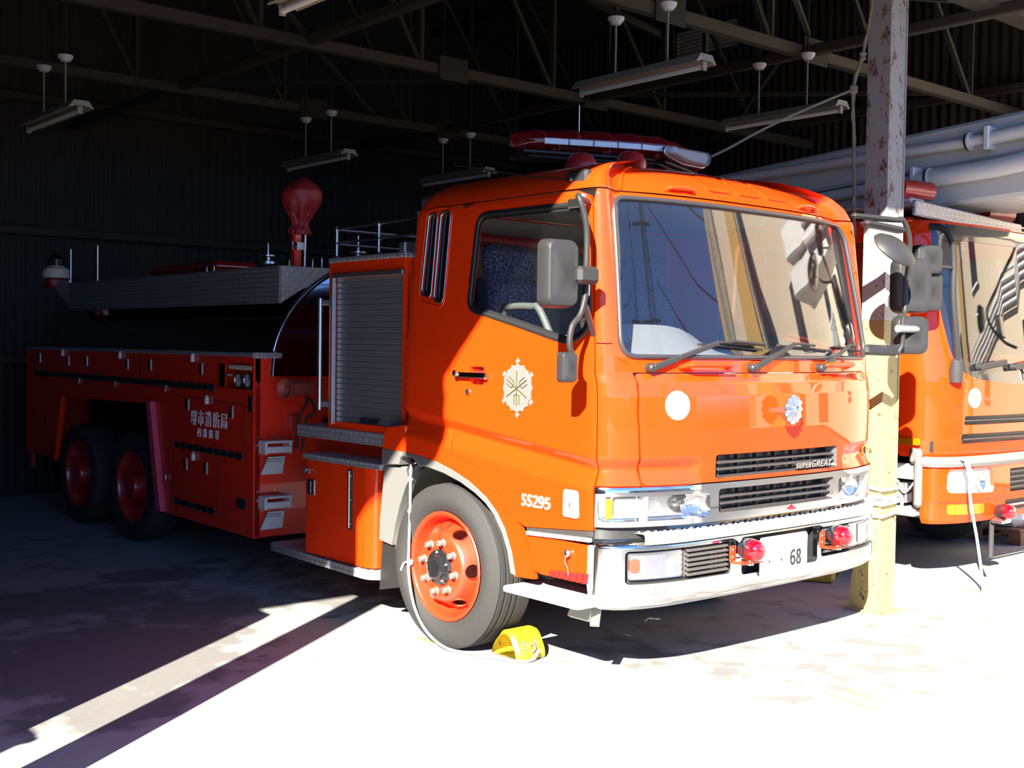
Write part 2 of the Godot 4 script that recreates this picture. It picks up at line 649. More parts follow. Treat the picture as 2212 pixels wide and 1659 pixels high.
	var fl := img(1024, func(px, py):
		var x: float = -8.0 + (px + 0.5) / 64.0
		var z: float = -10.0 + (py + 0.5) / 64.0
		var a := n1.get_noise_2d(px, py)
		var b := n2.get_noise_2d(px, py)
		var c := n3.get_noise_2d(px, py)
		var g := 0.27 + a * 0.03 + b * 0.012 + c * 0.02
		var worn := clampf((z - 0.4) * 0.6, 0.0, 1.0) * clampf(b * 0.5 + c * 1.6 + a * 1.3 - 0.2, 0.0, 1.0)
		g -= worn * 0.038
		var s := 0.0
		for q in blobs:
			var dx: float = (x - q[0]) / q[2]
			var dz: float = (z - q[1]) / q[3]
			s = maxf(s, 1.0 - (dx * dx + dz * dz))
		s = clampf((s + b * 0.7 + a * 0.9 - 0.10) * 2.0, 0.0, 1.0) if s > -0.6 else 0.0
		g = lerpf(g, g * 0.45, s)
		if z > 4.4 or x < -6.6:
			g = 0.06 + c * 0.008
		return lin(g * 1.0, g * 0.985, g * 0.95))
	mat("concrete", Color.WHITE, 0.8)
	M.concrete.albedo_texture = ImageTexture.create_from_image(fl)
	mat("yard", lin(0.06, 0.06, 0.062), 0.85)

# ---------------------------------------------------------------- cab surface
# plan outline of the right half from the front centre round to the rear centre, walked by arc length u (negative = the side that the photo shows)
var PX := PackedFloat32Array()
var PZ := PackedFloat32Array()
var PS := PackedFloat32Array()

func make_plan() -> void:
	var c := v2([0, .088, .15, .088, .3, .086, .565, .071, .8, .035, 1.0, -.022, 1.12, -.068, 1.2, -.12, 1.24, -.18, 1.246, -.27, 1.246, -.45, 1.246, -.8, 1.246, -1.3, 1.246, -1.8, 1.242, -1.9, 1.18, -1.955, 1.05, -1.96, .5, -1.96, 0, -1.96])
	for it in 3:
		var o := PackedVector2Array([c[0]])
		for k in c.size() - 1:
			o.append(c[k].lerp(c[k + 1], 0.25))
			o.append(c[k].lerp(c[k + 1], 0.75))
		o.append(c[c.size() - 1])
		c = o
	var s := 0.0
	for k in c.size():
		if k > 0:
			s += c[k].distance_to(c[k - 1])
		PX.append(c[k].x)
		PZ.append(c[k].y)
		PS.append(s)

func plan(u: float) -> Vector2:
	var a := absf(u)
	var lo := PS.bsearch(a)
	lo = clampi(lo, 1, PS.size() - 1)
	var t := clampf((a - PS[lo - 1]) / maxf(PS[lo] - PS[lo - 1], 1e-9), 0.0, 1.0)
	return Vector2(lerpf(PX[lo - 1], PX[lo], t) * (-1.0 if u < 0 else 1.0), lerpf(PZ[lo - 1], PZ[lo], t))

func ux(x: float) -> float:      # front: arc length at a given x
	for k in range(1, PX.size()):
		if PX[k] >= absf(x):
			return lerpf(PS[k - 1], PS[k], (absf(x) - PX[k - 1]) / maxf(PX[k] - PX[k - 1], 1e-9)) * signf(x)
	return PS[PS.size() / 2] * signf(x)

func uz(z: float) -> float:      # shown side: arc length (negative) at a given z
	for k in range(1, PZ.size()):
		if PZ[k] <= z:
			return -lerpf(PS[k - 1], PS[k], (PZ[k - 1] - z) / maxf(PZ[k - 1] - PZ[k], 1e-9))
	return -PS[PS.size() - 1]

const TZ := [.8, 0.0, 1.11, 0.0, 1.4, .010, 1.58, .004, 1.65, -.012, 1.70, -.045, 1.79, -.05, 2.653, -.237, 2.70, -.262, 2.76, -.31, 2.82, -.39, 2.87, -.5, 2.90, -.66]
const TX := [1.8, 0.0, 2.65, .045, 2.70, .06, 2.77, .10, 2.84, .21, 2.90, .58]
const TR := [1.3, 0.0, 2.63, .06, 2.70, .08, 2.77, .11, 2.84, .19, 2.90, .34]

func cab(u: float, y: float, o := 0.0) -> Vector3:
	var p := plan(u)
	var q := plan(u + 0.01)
	var r := plan(u - 0.01)
	var n := Vector2(-(q.y - r.y), q.x - r.x).normalized()
	var ax := absf(p.x)
	# groove line that runs round the cab
	var amp := smoothstep(.64, .74, ax)
	if amp > 0.0 and y < 1.6:
		var cy := 1.245 + maxf(0.0, -.2 - p.y) * .110
		o += amp * look([-.42, .010, -.16, .022, -.135, .016, -.058, -.030, -.045, -.032, .004, -.003, .012, 0.0], y - cy)
	p += n * o
	var w := lerpf(1.0, .42, smoothstep(1.03, 1.235, ax)) * smoothstep(-.85, -.2, p.y)
	var z := p.y + look(TZ, y) * w + look(TR, y) * smoothstep(-1.5, -1.92, p.y)
	var x := p.x * (1.0 - look(TX, y) / 1.245)
	return Vector3(x, y, z)

func cabo(o: float) -> Callable:
	return func(u, y): return cab(u, y, o)

func zpoly(a: Array) -> PackedVector2Array:   # (z, y) pairs on the shown side
	var o := PackedVector2Array()
	for k in range(0, a.size(), 2):
		o.append(Vector2(uz(a[k]), a[k + 1]))
	return o

func xpoly(a: Array) -> PackedVector2Array:   # (x, y) pairs on the front
	var o := PackedVector2Array()
	for k in range(0, a.size(), 2):
		o.append(Vector2(ux(a[k]), a[k + 1]))
	return o

func mirrored(p: PackedVector2Array) -> PackedVector2Array:
	var o := PackedVector2Array()
	for q in p:
		o.append(Vector2(-q.x, q.y))
	return o

func skin(called: String, poly: PackedVector2Array, holes: Array, m: Material, parent: Node, o := 0.0, depth := 0.02, du := 0.035, dv := 0.014) -> MeshInstance3D:
	return put(called, Mb.new().sheet(poly, holes, cabo(o), du, dv, depth, 1.0), m, parent)

func outline(poly: PackedVector2Array, o: float) -> Array:
	var a := []
	var n := poly.size()
	for i in n:
		var m := maxi(1, ceili(poly[i].distance_to(poly[(i + 1) % n]) / 0.1))
		for k in m:
			var p := poly[i].lerp(poly[(i + 1) % n], float(k) / m)
			a.append(cab(p.x, p.y, o))
	return a

func grille(called: String, tk: Node, x: float, y0: float, y1: float, z: float, slats: int) -> void:
	# recessed louvre: frame that slopes inwards, dark back, horizontal slats and thin uprights
	var a := rrect(-x, y0, x, y1, .018)
	var b := rrect(-x + .035, y0 + .016, x - .035, y1 - .012, .008)
	var A := []
	var B := []
	for k in a.size():
		A.append(Vector3(a[k].x, a[k].y, plan(ux(a[k].x)).y + .006))
		B.append(Vector3(b[k].x, b[k].y, z - .06))
	var fr := put(called, Mb.new().ring(A, B), M.grille_grey, tk)
	put("backing", Mb.new().box(Vector3(0, (y0 + y1) / 2, z - .085), Vector3(2 * x, y1 - y0, .01)), M.black, fr)
	for k in slats:
		var y := lerpf(y0 + .012, y1 - .008, (k + 1.0) / (slats + 1))
		put("slat", Mb.new().box(Vector3(0, y, z - .03), Vector3(2 * x - .045, .009, .045), .003, Basis(Vector3.RIGHT, 0.25)), M.grille_grey, fr)
	for k in 7:
		put("upright", Mb.new().box(Vector3(lerpf(-x + .06, x - .06, k / 6.0), (y0 + y1) / 2, z - .052), Vector3(.006, y1 - y0 - .02, .03)), M.grille_grey, fr)

func bolt(mb: Mb, at: Transform3D, r: float, h: float) -> void:
	mb.lathe([Vector2(r, 0), Vector2(r, h * .6), Vector2(r * .7, h), Vector2(.0, h)], 6, at)

func out_side(x: float, y: float, z: float) -> Transform3D:   # y axis of a lathe pointing out of the shown side
	return Transform3D(Basis(Vector3(0, 1, 0), Vector3(-1, 0, 0), Vector3(0, 0, 1)), Vector3(x, y, z))

func front_wheel(tk: Node, sx: float) -> void:
	# built with its outer face towards local +y, then turned out of the side
	var yaw := Basis(Vector3.UP, deg_to_rad(2.0))
	var b := yaw * Basis(Vector3(0, 1, 0), Vector3(sx, 0, 0), Vector3(0, 0, -sx))
	var t := Transform3D(b, Vector3(sx * 1.17, .497, -1.459))
	var tyre := Mb.new()
	var prof := v2([.335, -.20, .43, -.225, .478, -.215, .492, -.2, .497, -.15, .499, -.096, .489, -.094, .489, -.082, .500, -.08, .501, -.052, .490, -.05, .490, -.038, .501, -.036, .501, .006, .490, .008, .490, .020, .500, .022, .498, .05, .488, .052, .488, .060, .497, .062, .488, .03 + .04, .470, .015 + .065, .45, .018 + .072, .43, .1, .40, .103, .37, .094, .345, .075, .325, .055])
	var pr := []
	for p in prof:
		pr.append(p)
	tyre.lathe(pr, 72)
	var w := put("front_wheel", tyre, M.rubber, tk, t)
	var rim := Mb.new()
	rim.lathe([Vector2(.300, -.2), Vector2(.300, .0), Vector2(.312, .055), Vector2(.33, .066), Vector2(.334, .074), Vector2(.328, .080), Vector2(.312, .076), Vector2(.300, .060), Vector2(.290, .010), Vector2(.278, -.005), Vector2(.262, -.008)], 64)
	# convex dish with six hand holes
	var dish := func(a, r): return Vector3(cos(a) * r, look([.09, .104, .185, .104, .20, .098, .212, .086, .252, .004, .263, -.008], r), sin(a) * r)
	var holes := []
	for k in 6:
		var c := TAU * (k + .5) / 6
		var q := PackedVector2Array()
		for j in 16:
			q.append(Vector2(c + cos(TAU * j / 16) * .185, .231 + sin(TAU * j / 16) * .0195))
		holes.append(q)
	rim.sheet(v2([0, .05, TAU, .05, TAU, .2625, 0, .2625]), holes, dish, .08, .010, .012, -1.0)
	put("rim", rim, M.bright_red, w)
	put("brake_drum", Mb.new().lathe([Vector2(.0, -.06), Vector2(.27, -.06), Vector2(.27, -.19), Vector2(.0, -.2)], 32), M.satin, w)
	var hub := Mb.new()
	hub.lathe([Vector2(.108, .09), Vector2(.110, .112), Vector2(.100, .126), Vector2(.080, .132), Vector2(.074, .150), Vector2(.056, .158), Vector2(.050, .155), Vector2(0, .154)], 32)
	put("hub_cap", hub, M.gloss_black, w)
	var cap := Mb.new()
	for k in 5:
		bolt(cap, Transform3D(Basis.IDENTITY, Vector3(cos(TAU * k / 5), 0, sin(TAU * k / 5)) * .092 + Vector3(0, .124, 0)), .009, .014)
	put("hub_bolts", cap, M.nut, w).set_meta("kind", "stuff")
	var nut := Mb.new()
	bolt(nut, Transform3D(), .027, .012)
	nut.lathe([Vector2(.019, .0), Vector2(.020, .032), Vector2(.016, .044), Vector2(.008, .046), Vector2(.008, .036), Vector2(0, .036)], 12)
	var nm := nut.mesh(M.nut)
	for k in 8:
		share("wheel_nut", nm, w, Transform3D(Basis.IDENTITY, Vector3(cos(TAU * (k + .25) / 8), 0, sin(TAU * (k + .25) / 8)) * .152 + Vector3(0, .102, 0)))

func rear_wheel(tk: Node, sx: float, z: float) -> void:
	var b := Basis(Vector3(0, 1, 0), Vector3(sx, 0, 0), Vector3(0, 0, -sx))
	var t := Transform3D(b, Vector3(sx * 1.20, .495, z))
	var tyre := Mb.new().lathe([Vector2(.32, -.26), Vector2(.44, -.27), Vector2(.49, -.25), Vector2(.498, -.2), Vector2(.498, -.05), Vector2(.49, .0), Vector2(.44, .02), Vector2(.38, .022), Vector2(.335, .0)], 48)
	var w := put("rear_wheel", tyre, M.rubber, tk, t)
	put("rim", Mb.new().lathe([Vector2(.336, .0), Vector2(.33, .008), Vector2(.315, .0), Vector2(.305, -.03), Vector2(.292, -.1), Vector2(.25, -.13), Vector2(.15, -.13), Vector2(.13, -.10), Vector2(.12, .0), Vector2(.105, .02), Vector2(0, .022)], 48), M.dark_red, w)

func mirror_head(called: String, tk: Node, c: Vector3, yaw: float, w: float, h: float, d: float, m: Material) -> MeshInstance3D:
	# a rounded housing bulging towards +z, glass on the other face
	var b := Basis(Vector3.UP, yaw)
	var P := []
	for i in 9:
		var t := i / 8.0
		var k := sqrt(maxf(0.0, 1.0 - pow(t, 3.2)))
		var ring := []
		for q in rrect(-w / 2, -h / 2, w / 2, h / 2, minf(w, h) * .22, 5):
			var sc := lerpf(.62, 1.0, k) if i < 8 else .0
			ring.append(c + b * Vector3(q.x * sc, q.y * lerpf(.78, 1.0, k) if i < 8 else 0.0, t * d))
		P.append(ring)
	var o := put(called, Mb.new().grid(P, true), m, tk)
	var g := []
	for q in rrect(-w / 2 + .008, -h / 2 + .008, w / 2 - .008, h / 2 - .008, minf(w, h) * .2, 5):
		g.append(c + b * Vector3(q.x, q.y, -.002))
	g.reverse()
	var mb := Mb.new()
	mb.face(g)
	put("mirror_glass", mb, M.mirror, o)
	return o

func make_cab(tk: Node) -> void:
	make_plan()
	var sd := uz(-.175)                    # door front seam
	# --- bonnet panel with the upper grille opening
	var hole := xpoly([])
	for p in rrect(-.565, 1.135, .565, 1.263, .018):
		hole.append(Vector2(ux(p.x), p.y))
	skin("bonnet_panel", rounded(xpoly([-1.035, 1.115, 1.035, 1.115, 1.06, 1.5, 1.05, 1.702, -1.05, 1.702, -1.06, 1.5]), .03), [hole], M.red, tk, 0.0, .03)
	grille("upper_grille", tk, .565, 1.135, 1.263, .078, 2)
	for s in [1, -1]:
		var cp: PackedVector2Array = xpoly([-1.045, 1.115, -1.07, 1.5, -1.06, 1.702, -1.075, 1.745, -1.14, 1.78, -1.165, 1.855])
		cp.append(Vector2(sd + .004, 1.855))
		cp.append(Vector2(sd + .004, 1.115))
		if s < 0:
			cp = mirrored(cp)
		skin("corner_panel", cp, [], M.red, tk, 0.0, .03)
	# --- windscreen surround with cowl
	var wsr := rounded(xpoly([-1.13, 1.79, 1.13, 1.79, 1.098, 2.645, -1.098, 2.645]), .11, 6)
	var up := PackedVector2Array()
	for q in [[sd + .003, 1.861], [ux(-1.17), 1.861], [ux(-1.145), 1.786], [ux(-1.08), 1.75], [ux(-1.066), 1.708], [ux(1.066), 1.708], [ux(1.08), 1.75], [ux(1.145), 1.786], [ux(1.17), 1.861], [-sd - .003, 1.861], [-sd - .003, 2.60], [-sd - .02, 2.675], [sd + .02, 2.675], [sd + .003, 2.60]]:
		up.append(Vector2(q[0], q[1]))
	skin("windscreen_surround", up, [wsr], M.red, tk, 0.0, .04)
	var glass := skin("windscreen", wsr, [], M.glass, tk, -.006, 0.0, .08, .06)
	put("inner_face", Mb.new().sheet(wsr, [], cabo(-.013), .08, .06), M.glass, glass)
	put("windscreen_seal", Mb.new().tube(outline(wsr, .002), .017, 8, false, true, .8), M.gasket, tk)
	# --- door with its window
	var arch := [-.72, .83, -.77, .86, -.85, .945, -.93, 1.01, -1.02, 1.075, -1.10, 1.125, -1.22, 1.165, -1.34, 1.19, -1.36, 1.22]
	var door := zpoly([-.177, .88, -.177, 2.60, -.20, 2.645, -.28, 2.672, -1.26, 2.678, -1.33, 2.655, -1.345, 2.60, -1.375, 2.13, -1.42, 1.80, -1.41, 1.39, -1.36, 1.225, -1.34, 1.19, -1.22, 1.165, -1.10, 1.125, -1.02, 1.075, -.93, 1.01, -.85, .945, -.77, .86, -.70, .835])
	var win := rounded(zpoly([-1.215, 2.605, -.27, 2.60, -.215, 2.5, -.205, 1.93, -.35, 1.855, -1.10, 2.02, -1.265, 2.05]), .085, 6)
	var handle_hole := rounded(zpoly([-1.22, 1.61, -1.22, 1.715, -1.09, 1.715, -1.09, 1.61]), .02, 3)
	var d := skin("door", door, [win, handle_hole], M.red, tk, .002, .035, .025, .010)
	skin("door_glass", win, [], M.glass_side, d, -.012, 0.0, .1, .1)
	put("window_seal", Mb.new().tube(outline(win, -.002), .017, 8, false, true, .7), M.black, d)
	put("window_channel", Mb.new().sheet(win, [Mb.new().inset(win, .03)], cabo(-.006), .06, .05), M.black, d)
	skin("handle_recess", handle_hole, [], M.dark_red, d, -.03, 0.0)
	var h := Mb.new()
	h.box(Vector3(-1.272, 1.663, -1.19), Vector3(.022, .034, .30), .008)
	h.lathe([Vector2(.020, 0), Vector2(.020, .012), Vector2(.012, .018), Vector2(0, .018)], 16, out_side(-1.281, 1.672, -1.315))
	h.box(Vector3(-1.262, 1.66, -1.06), Vector3(.035, .036, .03), .006)
	put("door_handle", h, M.chrome, d)
	put("key_lock", Mb.new().lathe([Vector2(.017, 0), Vector2(.017, .008), Vector2(.010, .011), Vector2(0, .009)], 16, out_side(-1.249, 1.565, -1.235)), M.steel, d)
	# mirrored door on the far side, without the parts that nothing shows
	skin("door_lining", zpoly([-.20, 1.2, -.20, 1.90, -.36, 1.82, -1.10, 1.98, -1.28, 2.02, -1.38, 1.95, -1.38, 1.26]), [], M.seat_plain, d, -.05, .0, .1, .1)
	skin("far_lining", mirrored(zpoly([-.20, 1.2, -.20, 1.90, -.36, 1.82, -1.10, 1.98, -1.28, 2.02, -1.38, 1.95, -1.38, 1.26])), [], M.seat_plain, tk, -.05, .0, .1, .1)
	skin("far_door", mirrored(door), [mirrored(win)], M.red, tk, .002, .035)
	skin("far_door_glass", mirrored(win), [], M.glass_side, tk, -.012, 0.0, .1, .1)
	# crest on the door: white plaque with twelve scallops and six lozenges, gold branches
	var crest := PackedVector2Array()
	for k in 48:
		var a := TAU * k / 48
		var r := .125 - .010 * absf(sin(a * 8.0))
		crest.append(Vector2(sin(a) * r * 1.0, cos(a) * r * 1.12))
	put("door_crest", Mb.new().prism(crest, -.002, .006, .001, side(-1.249, 1.602, -.79)), M.plaque, d)
	for k in 6:
		var a := TAU * k / 6
		var c := Vector2(sin(a) * .132, cos(a) * .150)
		put("crest_point", Mb.new().prism(PackedVector2Array([c + Vector2(.018, 0), c + Vector2(0, .019), c + Vector2(-.018, 0), c + Vector2(0, -.019)]), -.002, .005, .001, side(-1.249, 1.602, -.79)), M.plaque, d)
	var br := Mb.new()
	for k in 6:
		var rot := Transform3D(Basis(Vector3(0, 0, 1), TAU * k / 6), Vector3.ZERO)
		var f := side(-1.257, 1.602, -.79) * rot
		br.bar(f * Vector3(0, 0, 0), f * Vector3(0, .098, 0), .003, .008, 0.0, Vector3(1, 0, 0))
		if k % 2 == 1:
			for s in [-1, 1]:
				br.bar(f * Vector3(0, .03, 0), f * Vector3(.022 * s, .043, 0), .003, .006, 0.0, Vector3(1, 0, 0))
				br.bar(f * Vector3(.022 * s, .043, 0), f * Vector3(.022 * s, .09, 0), .003, .006, 0.0, Vector3(1, 0, 0))
	put("crest_branches", br, M.crest_gold, d)
	text("fleet_number", "SS295", M.decal, d, side(-1.268, .985, -.605), .092, .003, true, .97)
	var lamp := put("side_lamp", Mb.new().prism(rrect(-.058, -.075, .058, .075, .02), -.004, .014, .006, side(-1.262, 1.005, -.325)), M.white, d)
	put("bulb", Mb.new().box(Vector3(-1.277, 1.0, -.325), Vector3(.004, .024, .012), .002), M.orange_paint, lamp)
	# --- rear quarter with vents, and the arch
	var qp := zpoly([-1.35, 2.655, -1.345, 2.60, -1.375, 2.13, -1.42, 1.80, -1.41, 1.39, -1.36, 1.225, -1.34, 1.19, -1.22, 1.165, -1.10, 1.125, -1.02, 1.075, -.93, 1.01, -.85, .945, -.77, .86, -.715, .80, -.66, .70, -.615, .56, -.79, .55, -.875, .81, -1.04, .97, -1.35, 1.09, -1.70, 1.15])
	for k in qp.size():
		if k < 10:
			qp[k].x -= .006
		elif k < 19:
			qp[k] += Vector2(-.003, -.006)
	qp.append(Vector2(uz(-1.86), 1.155))
	qp.append(Vector2(-PS[PS.size() - 1] + .9, 1.155))
	qp.append(Vector2(-PS[PS.size() - 1] + .9, 2.672))
	qp.append(Vector2(uz(-1.38), 2.678))
	var va := rounded(zpoly([-1.745, 2.645, -1.632, 2.645, -1.655, 2.125, -1.775, 2.155]), .04, 4)
	var vb := rounded(zpoly([-1.592, 2.645, -1.485, 2.650, -1.515, 2.09, -1.622, 2.11]), .04, 4)
	var quarter := skin("rear_quarter", qp, [va, vb], M.red, tk, .002, .03, .025, .010)
	for v in [va, vb]:
		skin("quarter_window", v, [], M.gloss_black, quarter, -.018, 0.0, .1, .1)
		put("window_trim", Mb.new().tube(outline(v, -.002), .009, 6, false, true), M.steel, quarter)
	put("vent_surround", Mb.new().tube(outline(rounded(zpoly([-1.77, 2.67, -1.465, 2.672, -1.50, 2.06, -1.80, 2.11]), .07, 4), .000), .008, 6, false, true), M.red, quarter)
	# square rear end of the arch that runs back past the cab
	put("arch_tail", Mb.new().prism(rounded(v2([-2.105, 1.165, -1.84, 1.155, -1.84, 1.335, -2.035, 1.310, -2.075, 1.28]), .02), -.05, .02, .006, side(-1.246, 0, 0)), M.red, quarter)
	skin("far_quarter", mirrored(qp), [], M.red, tk, .002, .03)
	# panel under the door and its grey strip
	var low := skin("sill_panel", rounded(zpoly([-.63, .61, -.565, .592, -.18, .592, -.18, .80, -.68, .80]), .02), [], M.red, tk, .004, .03)
	put("kick_strip", Mb.new().sheet(zpoly([-.178, .845, -.178, .876, -.69, .832, -.69, .80]), [], cabo(.0), .06, .03, .02), M.grille_grey, low)
	put("tread_strip", Mb.new().box(Vector3(-1.262, .818, -.425), Vector3(.03, .022, .50), .004, Basis(Vector3.RIGHT, -.05)), M.chequer, low)
	var toe := Mb.new()
	toe.lathe([Vector2(.016, 0), Vector2(.016, .02), Vector2(.022, .026), Vector2(.012, .034), Vector2(0, .034)], 12, out_side(-1.258, .742, -.335))
	toe.tube(smooth(v3([-1.285, .735, -.335, -1.29, .70, -.34, -1.275, .66, -.333, -1.268, .625, -.337])), .004, 5)
	put("air_socket", toe, M.steel, low)
	# reflective lozenges low on the sill
	for k in 7:
		var z := -.20 - k * .045
		put("reflective_lozenge", Mb.new().prism(v2([-.022, -.030, .012, -.030, .022, .024 - k * .004, -.012, .024 - k * .004]), -.003, .002, 0.0, side(-1.268, .628, z)), M.dark_red, low)
	# boarding step below the sill
	put("boarding_step", Mb.new().prism(rrect(-.78, -.12, -.165, .22, .03), 0, .028, .006, Transform3D(Basis(Vector3(0, 0, 1), Vector3(1, 0, 0), Vector3(0, 1, 0)), Vector3(-1.24, .478, 0))), M.white, tk)
	put("step_bracket", Mb.new().bar(Vector3(-1.1, .46, -.28), Vector3(-1.2, .37, -.2), .05, .02).bar(Vector3(-1.1, .47, -.36), Vector3(-1.16, .37, -.36), .16, .03), M.satin, tk)
	# pale lip round the wheel arch
	var lip_o := [-2.10, 1.168, -1.86, 1.166, -1.70, 1.155, -1.52, 1.135, -1.35, 1.095, -1.19, 1.04, -1.04, .965, -.94, .885, -.87, .80, -.81, .68, -.775, .552]
	var lip_i := [-.812, .552, -.845, .68, -.89, .77, -.965, .865, -1.04, .925, -1.14, .975, -1.28, 1.025, -1.44, 1.063, -1.60, 1.085, -1.71, 1.09, -1.735, 1.112, -1.77, 1.132, -1.86, 1.134, -1.895, 1.118, -1.915, 1.075, -2.10, 1.06]
	var lp := PackedVector2Array()
	for a in [lip_o, lip_i]:
		for k in range(0, a.size(), 2):
			lp.append(Vector2(a[k], a[k + 1]))
	put("arch_lip", Mb.new().prism(lp, -.07, .022, .006, side(-1.246, 0, 0)), M.fender_grey, tk)
	# mudguard behind the wheel and its flap
	var mg := v2([-2.12, 1.03, -2.10, 1.06, -1.94, 1.06, -1.76, 1.085, -1.80, 1.03, -1.88, .94, -1.95, .80, -1.99, .69, -2.03, .545, -2.17, .56, -2.165, .70, -2.14, .88])
	var g := put("mudguard", Mb.new().prism(mg, -.06, .012, .004, side(-1.222, 0, 0)), M.fender_grey, tk)
	put("mud_flap", Mb.new().prism(v2([-2.17, .56, -2.05, .545, -1.90, .42, -1.88, .30, -2.20, .225]), -.01, .006, 0.0, side(-1.20, 0, 0)), M.black, g)
	put("hook", Mb.new().tube(smooth(v3([-1.245, 1.135, -1.83, -1.262, 1.115, -1.82, -1.262, 1.10, -1.79, -1.25, 1.10, -1.755, -1.24, 1.12, -1.745])), .008, 6), M.steel, g)
	put("wheel_well", Mb.new().sheet(v2([0, -1.2, PI, -1.2, PI, -.62, 0, -.62]), [], func(a, x): return Vector3(x, .497 + sin(a) * .62, -1.459 + cos(a) * .68), .12, .3), M.chassis, tk)
	# --- roof: rows round the whole cab, then rows in to the middle
	var P := []
	var cnt := 120
	var L := PS[PS.size() - 1]
	for y in [2.684, 2.70, 2.73, 2.76, 2.79, 2.82, 2.845, 2.87, 2.888, 2.90]:
		var r := []
		for k in cnt:
			r.append(cab(-L + 2 * L * k / cnt, y))
		P.append(r)
	for t in [.25, .5, .75, .98]:
		var r := []
		for k in cnt:
			var e: Vector3 = P[9][k]
			r.append(e.lerp(Vector3(0, 2.93, -1.0), t) + Vector3(0, .012 * sin(t * PI), 0))
		P.append(r)
	var rf := put("roof_panel", Mb.new().grid(P, true), M.red, tk)
	for c in [-.27, .02, .31]:
		skin("roof_cover", rounded(xpoly([c - .105, 2.735, c + .105, 2.735, c + .105, 2.86, c - .105, 2.86]), .03, 3), [], M.red, rf, .014, .014)
	for c in [-.62, .62]:
		put("roof_grip", Mb.new().tube(smooth([cab(ux(c - .10), 2.71, 0), cab(ux(c - .08), 2.722, .035), cab(ux(c), 2.728, .042), cab(ux(c + .08), 2.722, .035), cab(ux(c + .10), 2.71, 0)]), .012, 8), M.red, rf)
		put("grip_bezel", Mb.new().sheet(rounded(xpoly([c - .13, 2.70, c + .13, 2.70, c + .10, 2.765, c - .10, 2.765]), .02, 3), [], cabo(.006), .05, .03, .006), M.red, rf)
	put("roof_seam", Mb.new().tube([cab(ux(-1.02), 2.69, .004), cab(ux(-1.01), 2.73, .004), cab(ux(-.99), 2.77, .004), cab(ux(-.97), 2.82, .004), cab(ux(-.95), 2.86, .004)], .010, 6), M.red, rf)
	# radio aerial on the corner of the roof
	var an := put("aerial_base", Mb.new().prism(rrect(-.08, -.045, .08, .045, .02), -.02, .045, .015, side(-1.125, 2.745, -.43)), M.grey_plastic, rf)
	put("aerial", Mb.new().tube([Vector3(-1.17, 2.742, -.47), Vector3(-1.17, 2.79, -.8), Vector3(-1.17, 2.93, -1.5)], .004, 5), M.black, an)
	put("aerial_knob", Mb.new().lathe([Vector2(.014, 0), Vector2(.014, .02), Vector2(.005, .024), Vector2(0, .024)], 12, out_side(-1.168, 2.742, -.46)), M.steel, an)
	# --- cowl: wipers and grips
	for w in [[-.97, -.53, -.14], [-.25, .13, .56], [.41, .75, 1.02]]:
		var pv := cab(ux(w[0]), 1.733, .0)
		var el := cab(ux(w[1]), 1.872, .05)
		var en := cab(ux(w[2]), 1.855, .032)
		var arm := Mb.new()
		arm.lathe([Vector2(.026, 0), Vector2(.026, .035), Vector2(.018, .045), Vector2(0, .045)], 14, Transform3D(Basis(Vector3(1, 0, 0), Vector3(0, 0, 1), Vector3(0, -1, 0)), pv))
		var p1 := pv + Vector3(0, 0, .04)
		var mid := p1.lerp(el, .38)
		arm.bar(p1, mid, .036, .022, .007, Vector3(0, 0, 1))
		arm.bar(mid, el, .028, .014, .005, Vector3(0, 0, 1))
		arm.tube(smooth([el, el.lerp(en, .15) + Vector3(0, .004, 0), el.lerp(en, .5)]), .008, 6)
		var wm := put("wiper", arm, M.grey_plastic, tk)
		var bl := Mb.new()
		var a := cab(ux(w[1] - .12), 1.862, .012)
		bl.bar(a, cab(ux(w[2]), 1.835, .012), .012, .022, .003, Vector3(0, 0, 1))
		if w[0] < -.9:
			bl.bar(el.lerp(en, .22) + Vector3(0, .012, .0), en + Vector3(0, .010, .0), .018, .04, .008, Vector3(0, 0, 1))
		put("wiper_blade", bl, M.grey_plastic, wm)
	for x in [-.61, .58]:
		var gp := Mb.new()
		gp.tube(smooth([cab(ux(x - .165), 1.735, 0.0), cab(ux(x - .14), 1.748, .045), cab(ux(x - .10), 1.752, .06), cab(ux(x + .12), 1.752, .06), cab(ux(x + .15), 1.748, .045), cab(ux(x + .17), 1.735, 0.0)], 5), .021, 10, true, false, .7)
		put("front_grip", gp, M.red, tk)
	# --- badges
	put("inspection_disc", Mb.new().sheet(disc(ux(-.835), 1.535, .078, 28), [], cabo(.004), .05, .05, .004), M.decal, tk)
	var em := Mb.new()
	var rows := []
	for i in 8:
		var t := i / 7.0
		var r := []
		for k in 48:
			var a := TAU * k / 48
			var sc := .082 * t * (1.0 - .07 * absf(sin(a * 3.0)))
			r.append(Vector3(sin(a) * sc, cos(a) * sc * 1.05, .20 - .022 * t * t + .007 * t * cos(a * 12.0)))
		rows.append(r)
	em.grid(rows, true)
	var bk := []
	for p in rows[7]:
		bk.append(p + Vector3(0, 0, -.004))
	bk.reverse()
	em.face(bk)
	var et := Transform3D(Basis.IDENTITY, Vector3(-.02, 1.50, 0))
	var eo := put("front_crest", em, M.steel, tk, et)
	put("crest_boss", Mb.new().lathe([Vector2(.022, -.01), Vector2(.02, .006), Vector2(.012, .014), Vector2(0, .016)], 16, Transform3D(Basis(Vector3(1, 0, 0), Vector3(0, 0, 1), Vector3(0, -1, 0)), Vector3(0, 0, .20))), M.chrome, eo)
	put("crest_bracket", Mb.new().box(Vector3(-.035, -.005, .135), Vector3(.02, .03, .1), .003), M.steel, eo)
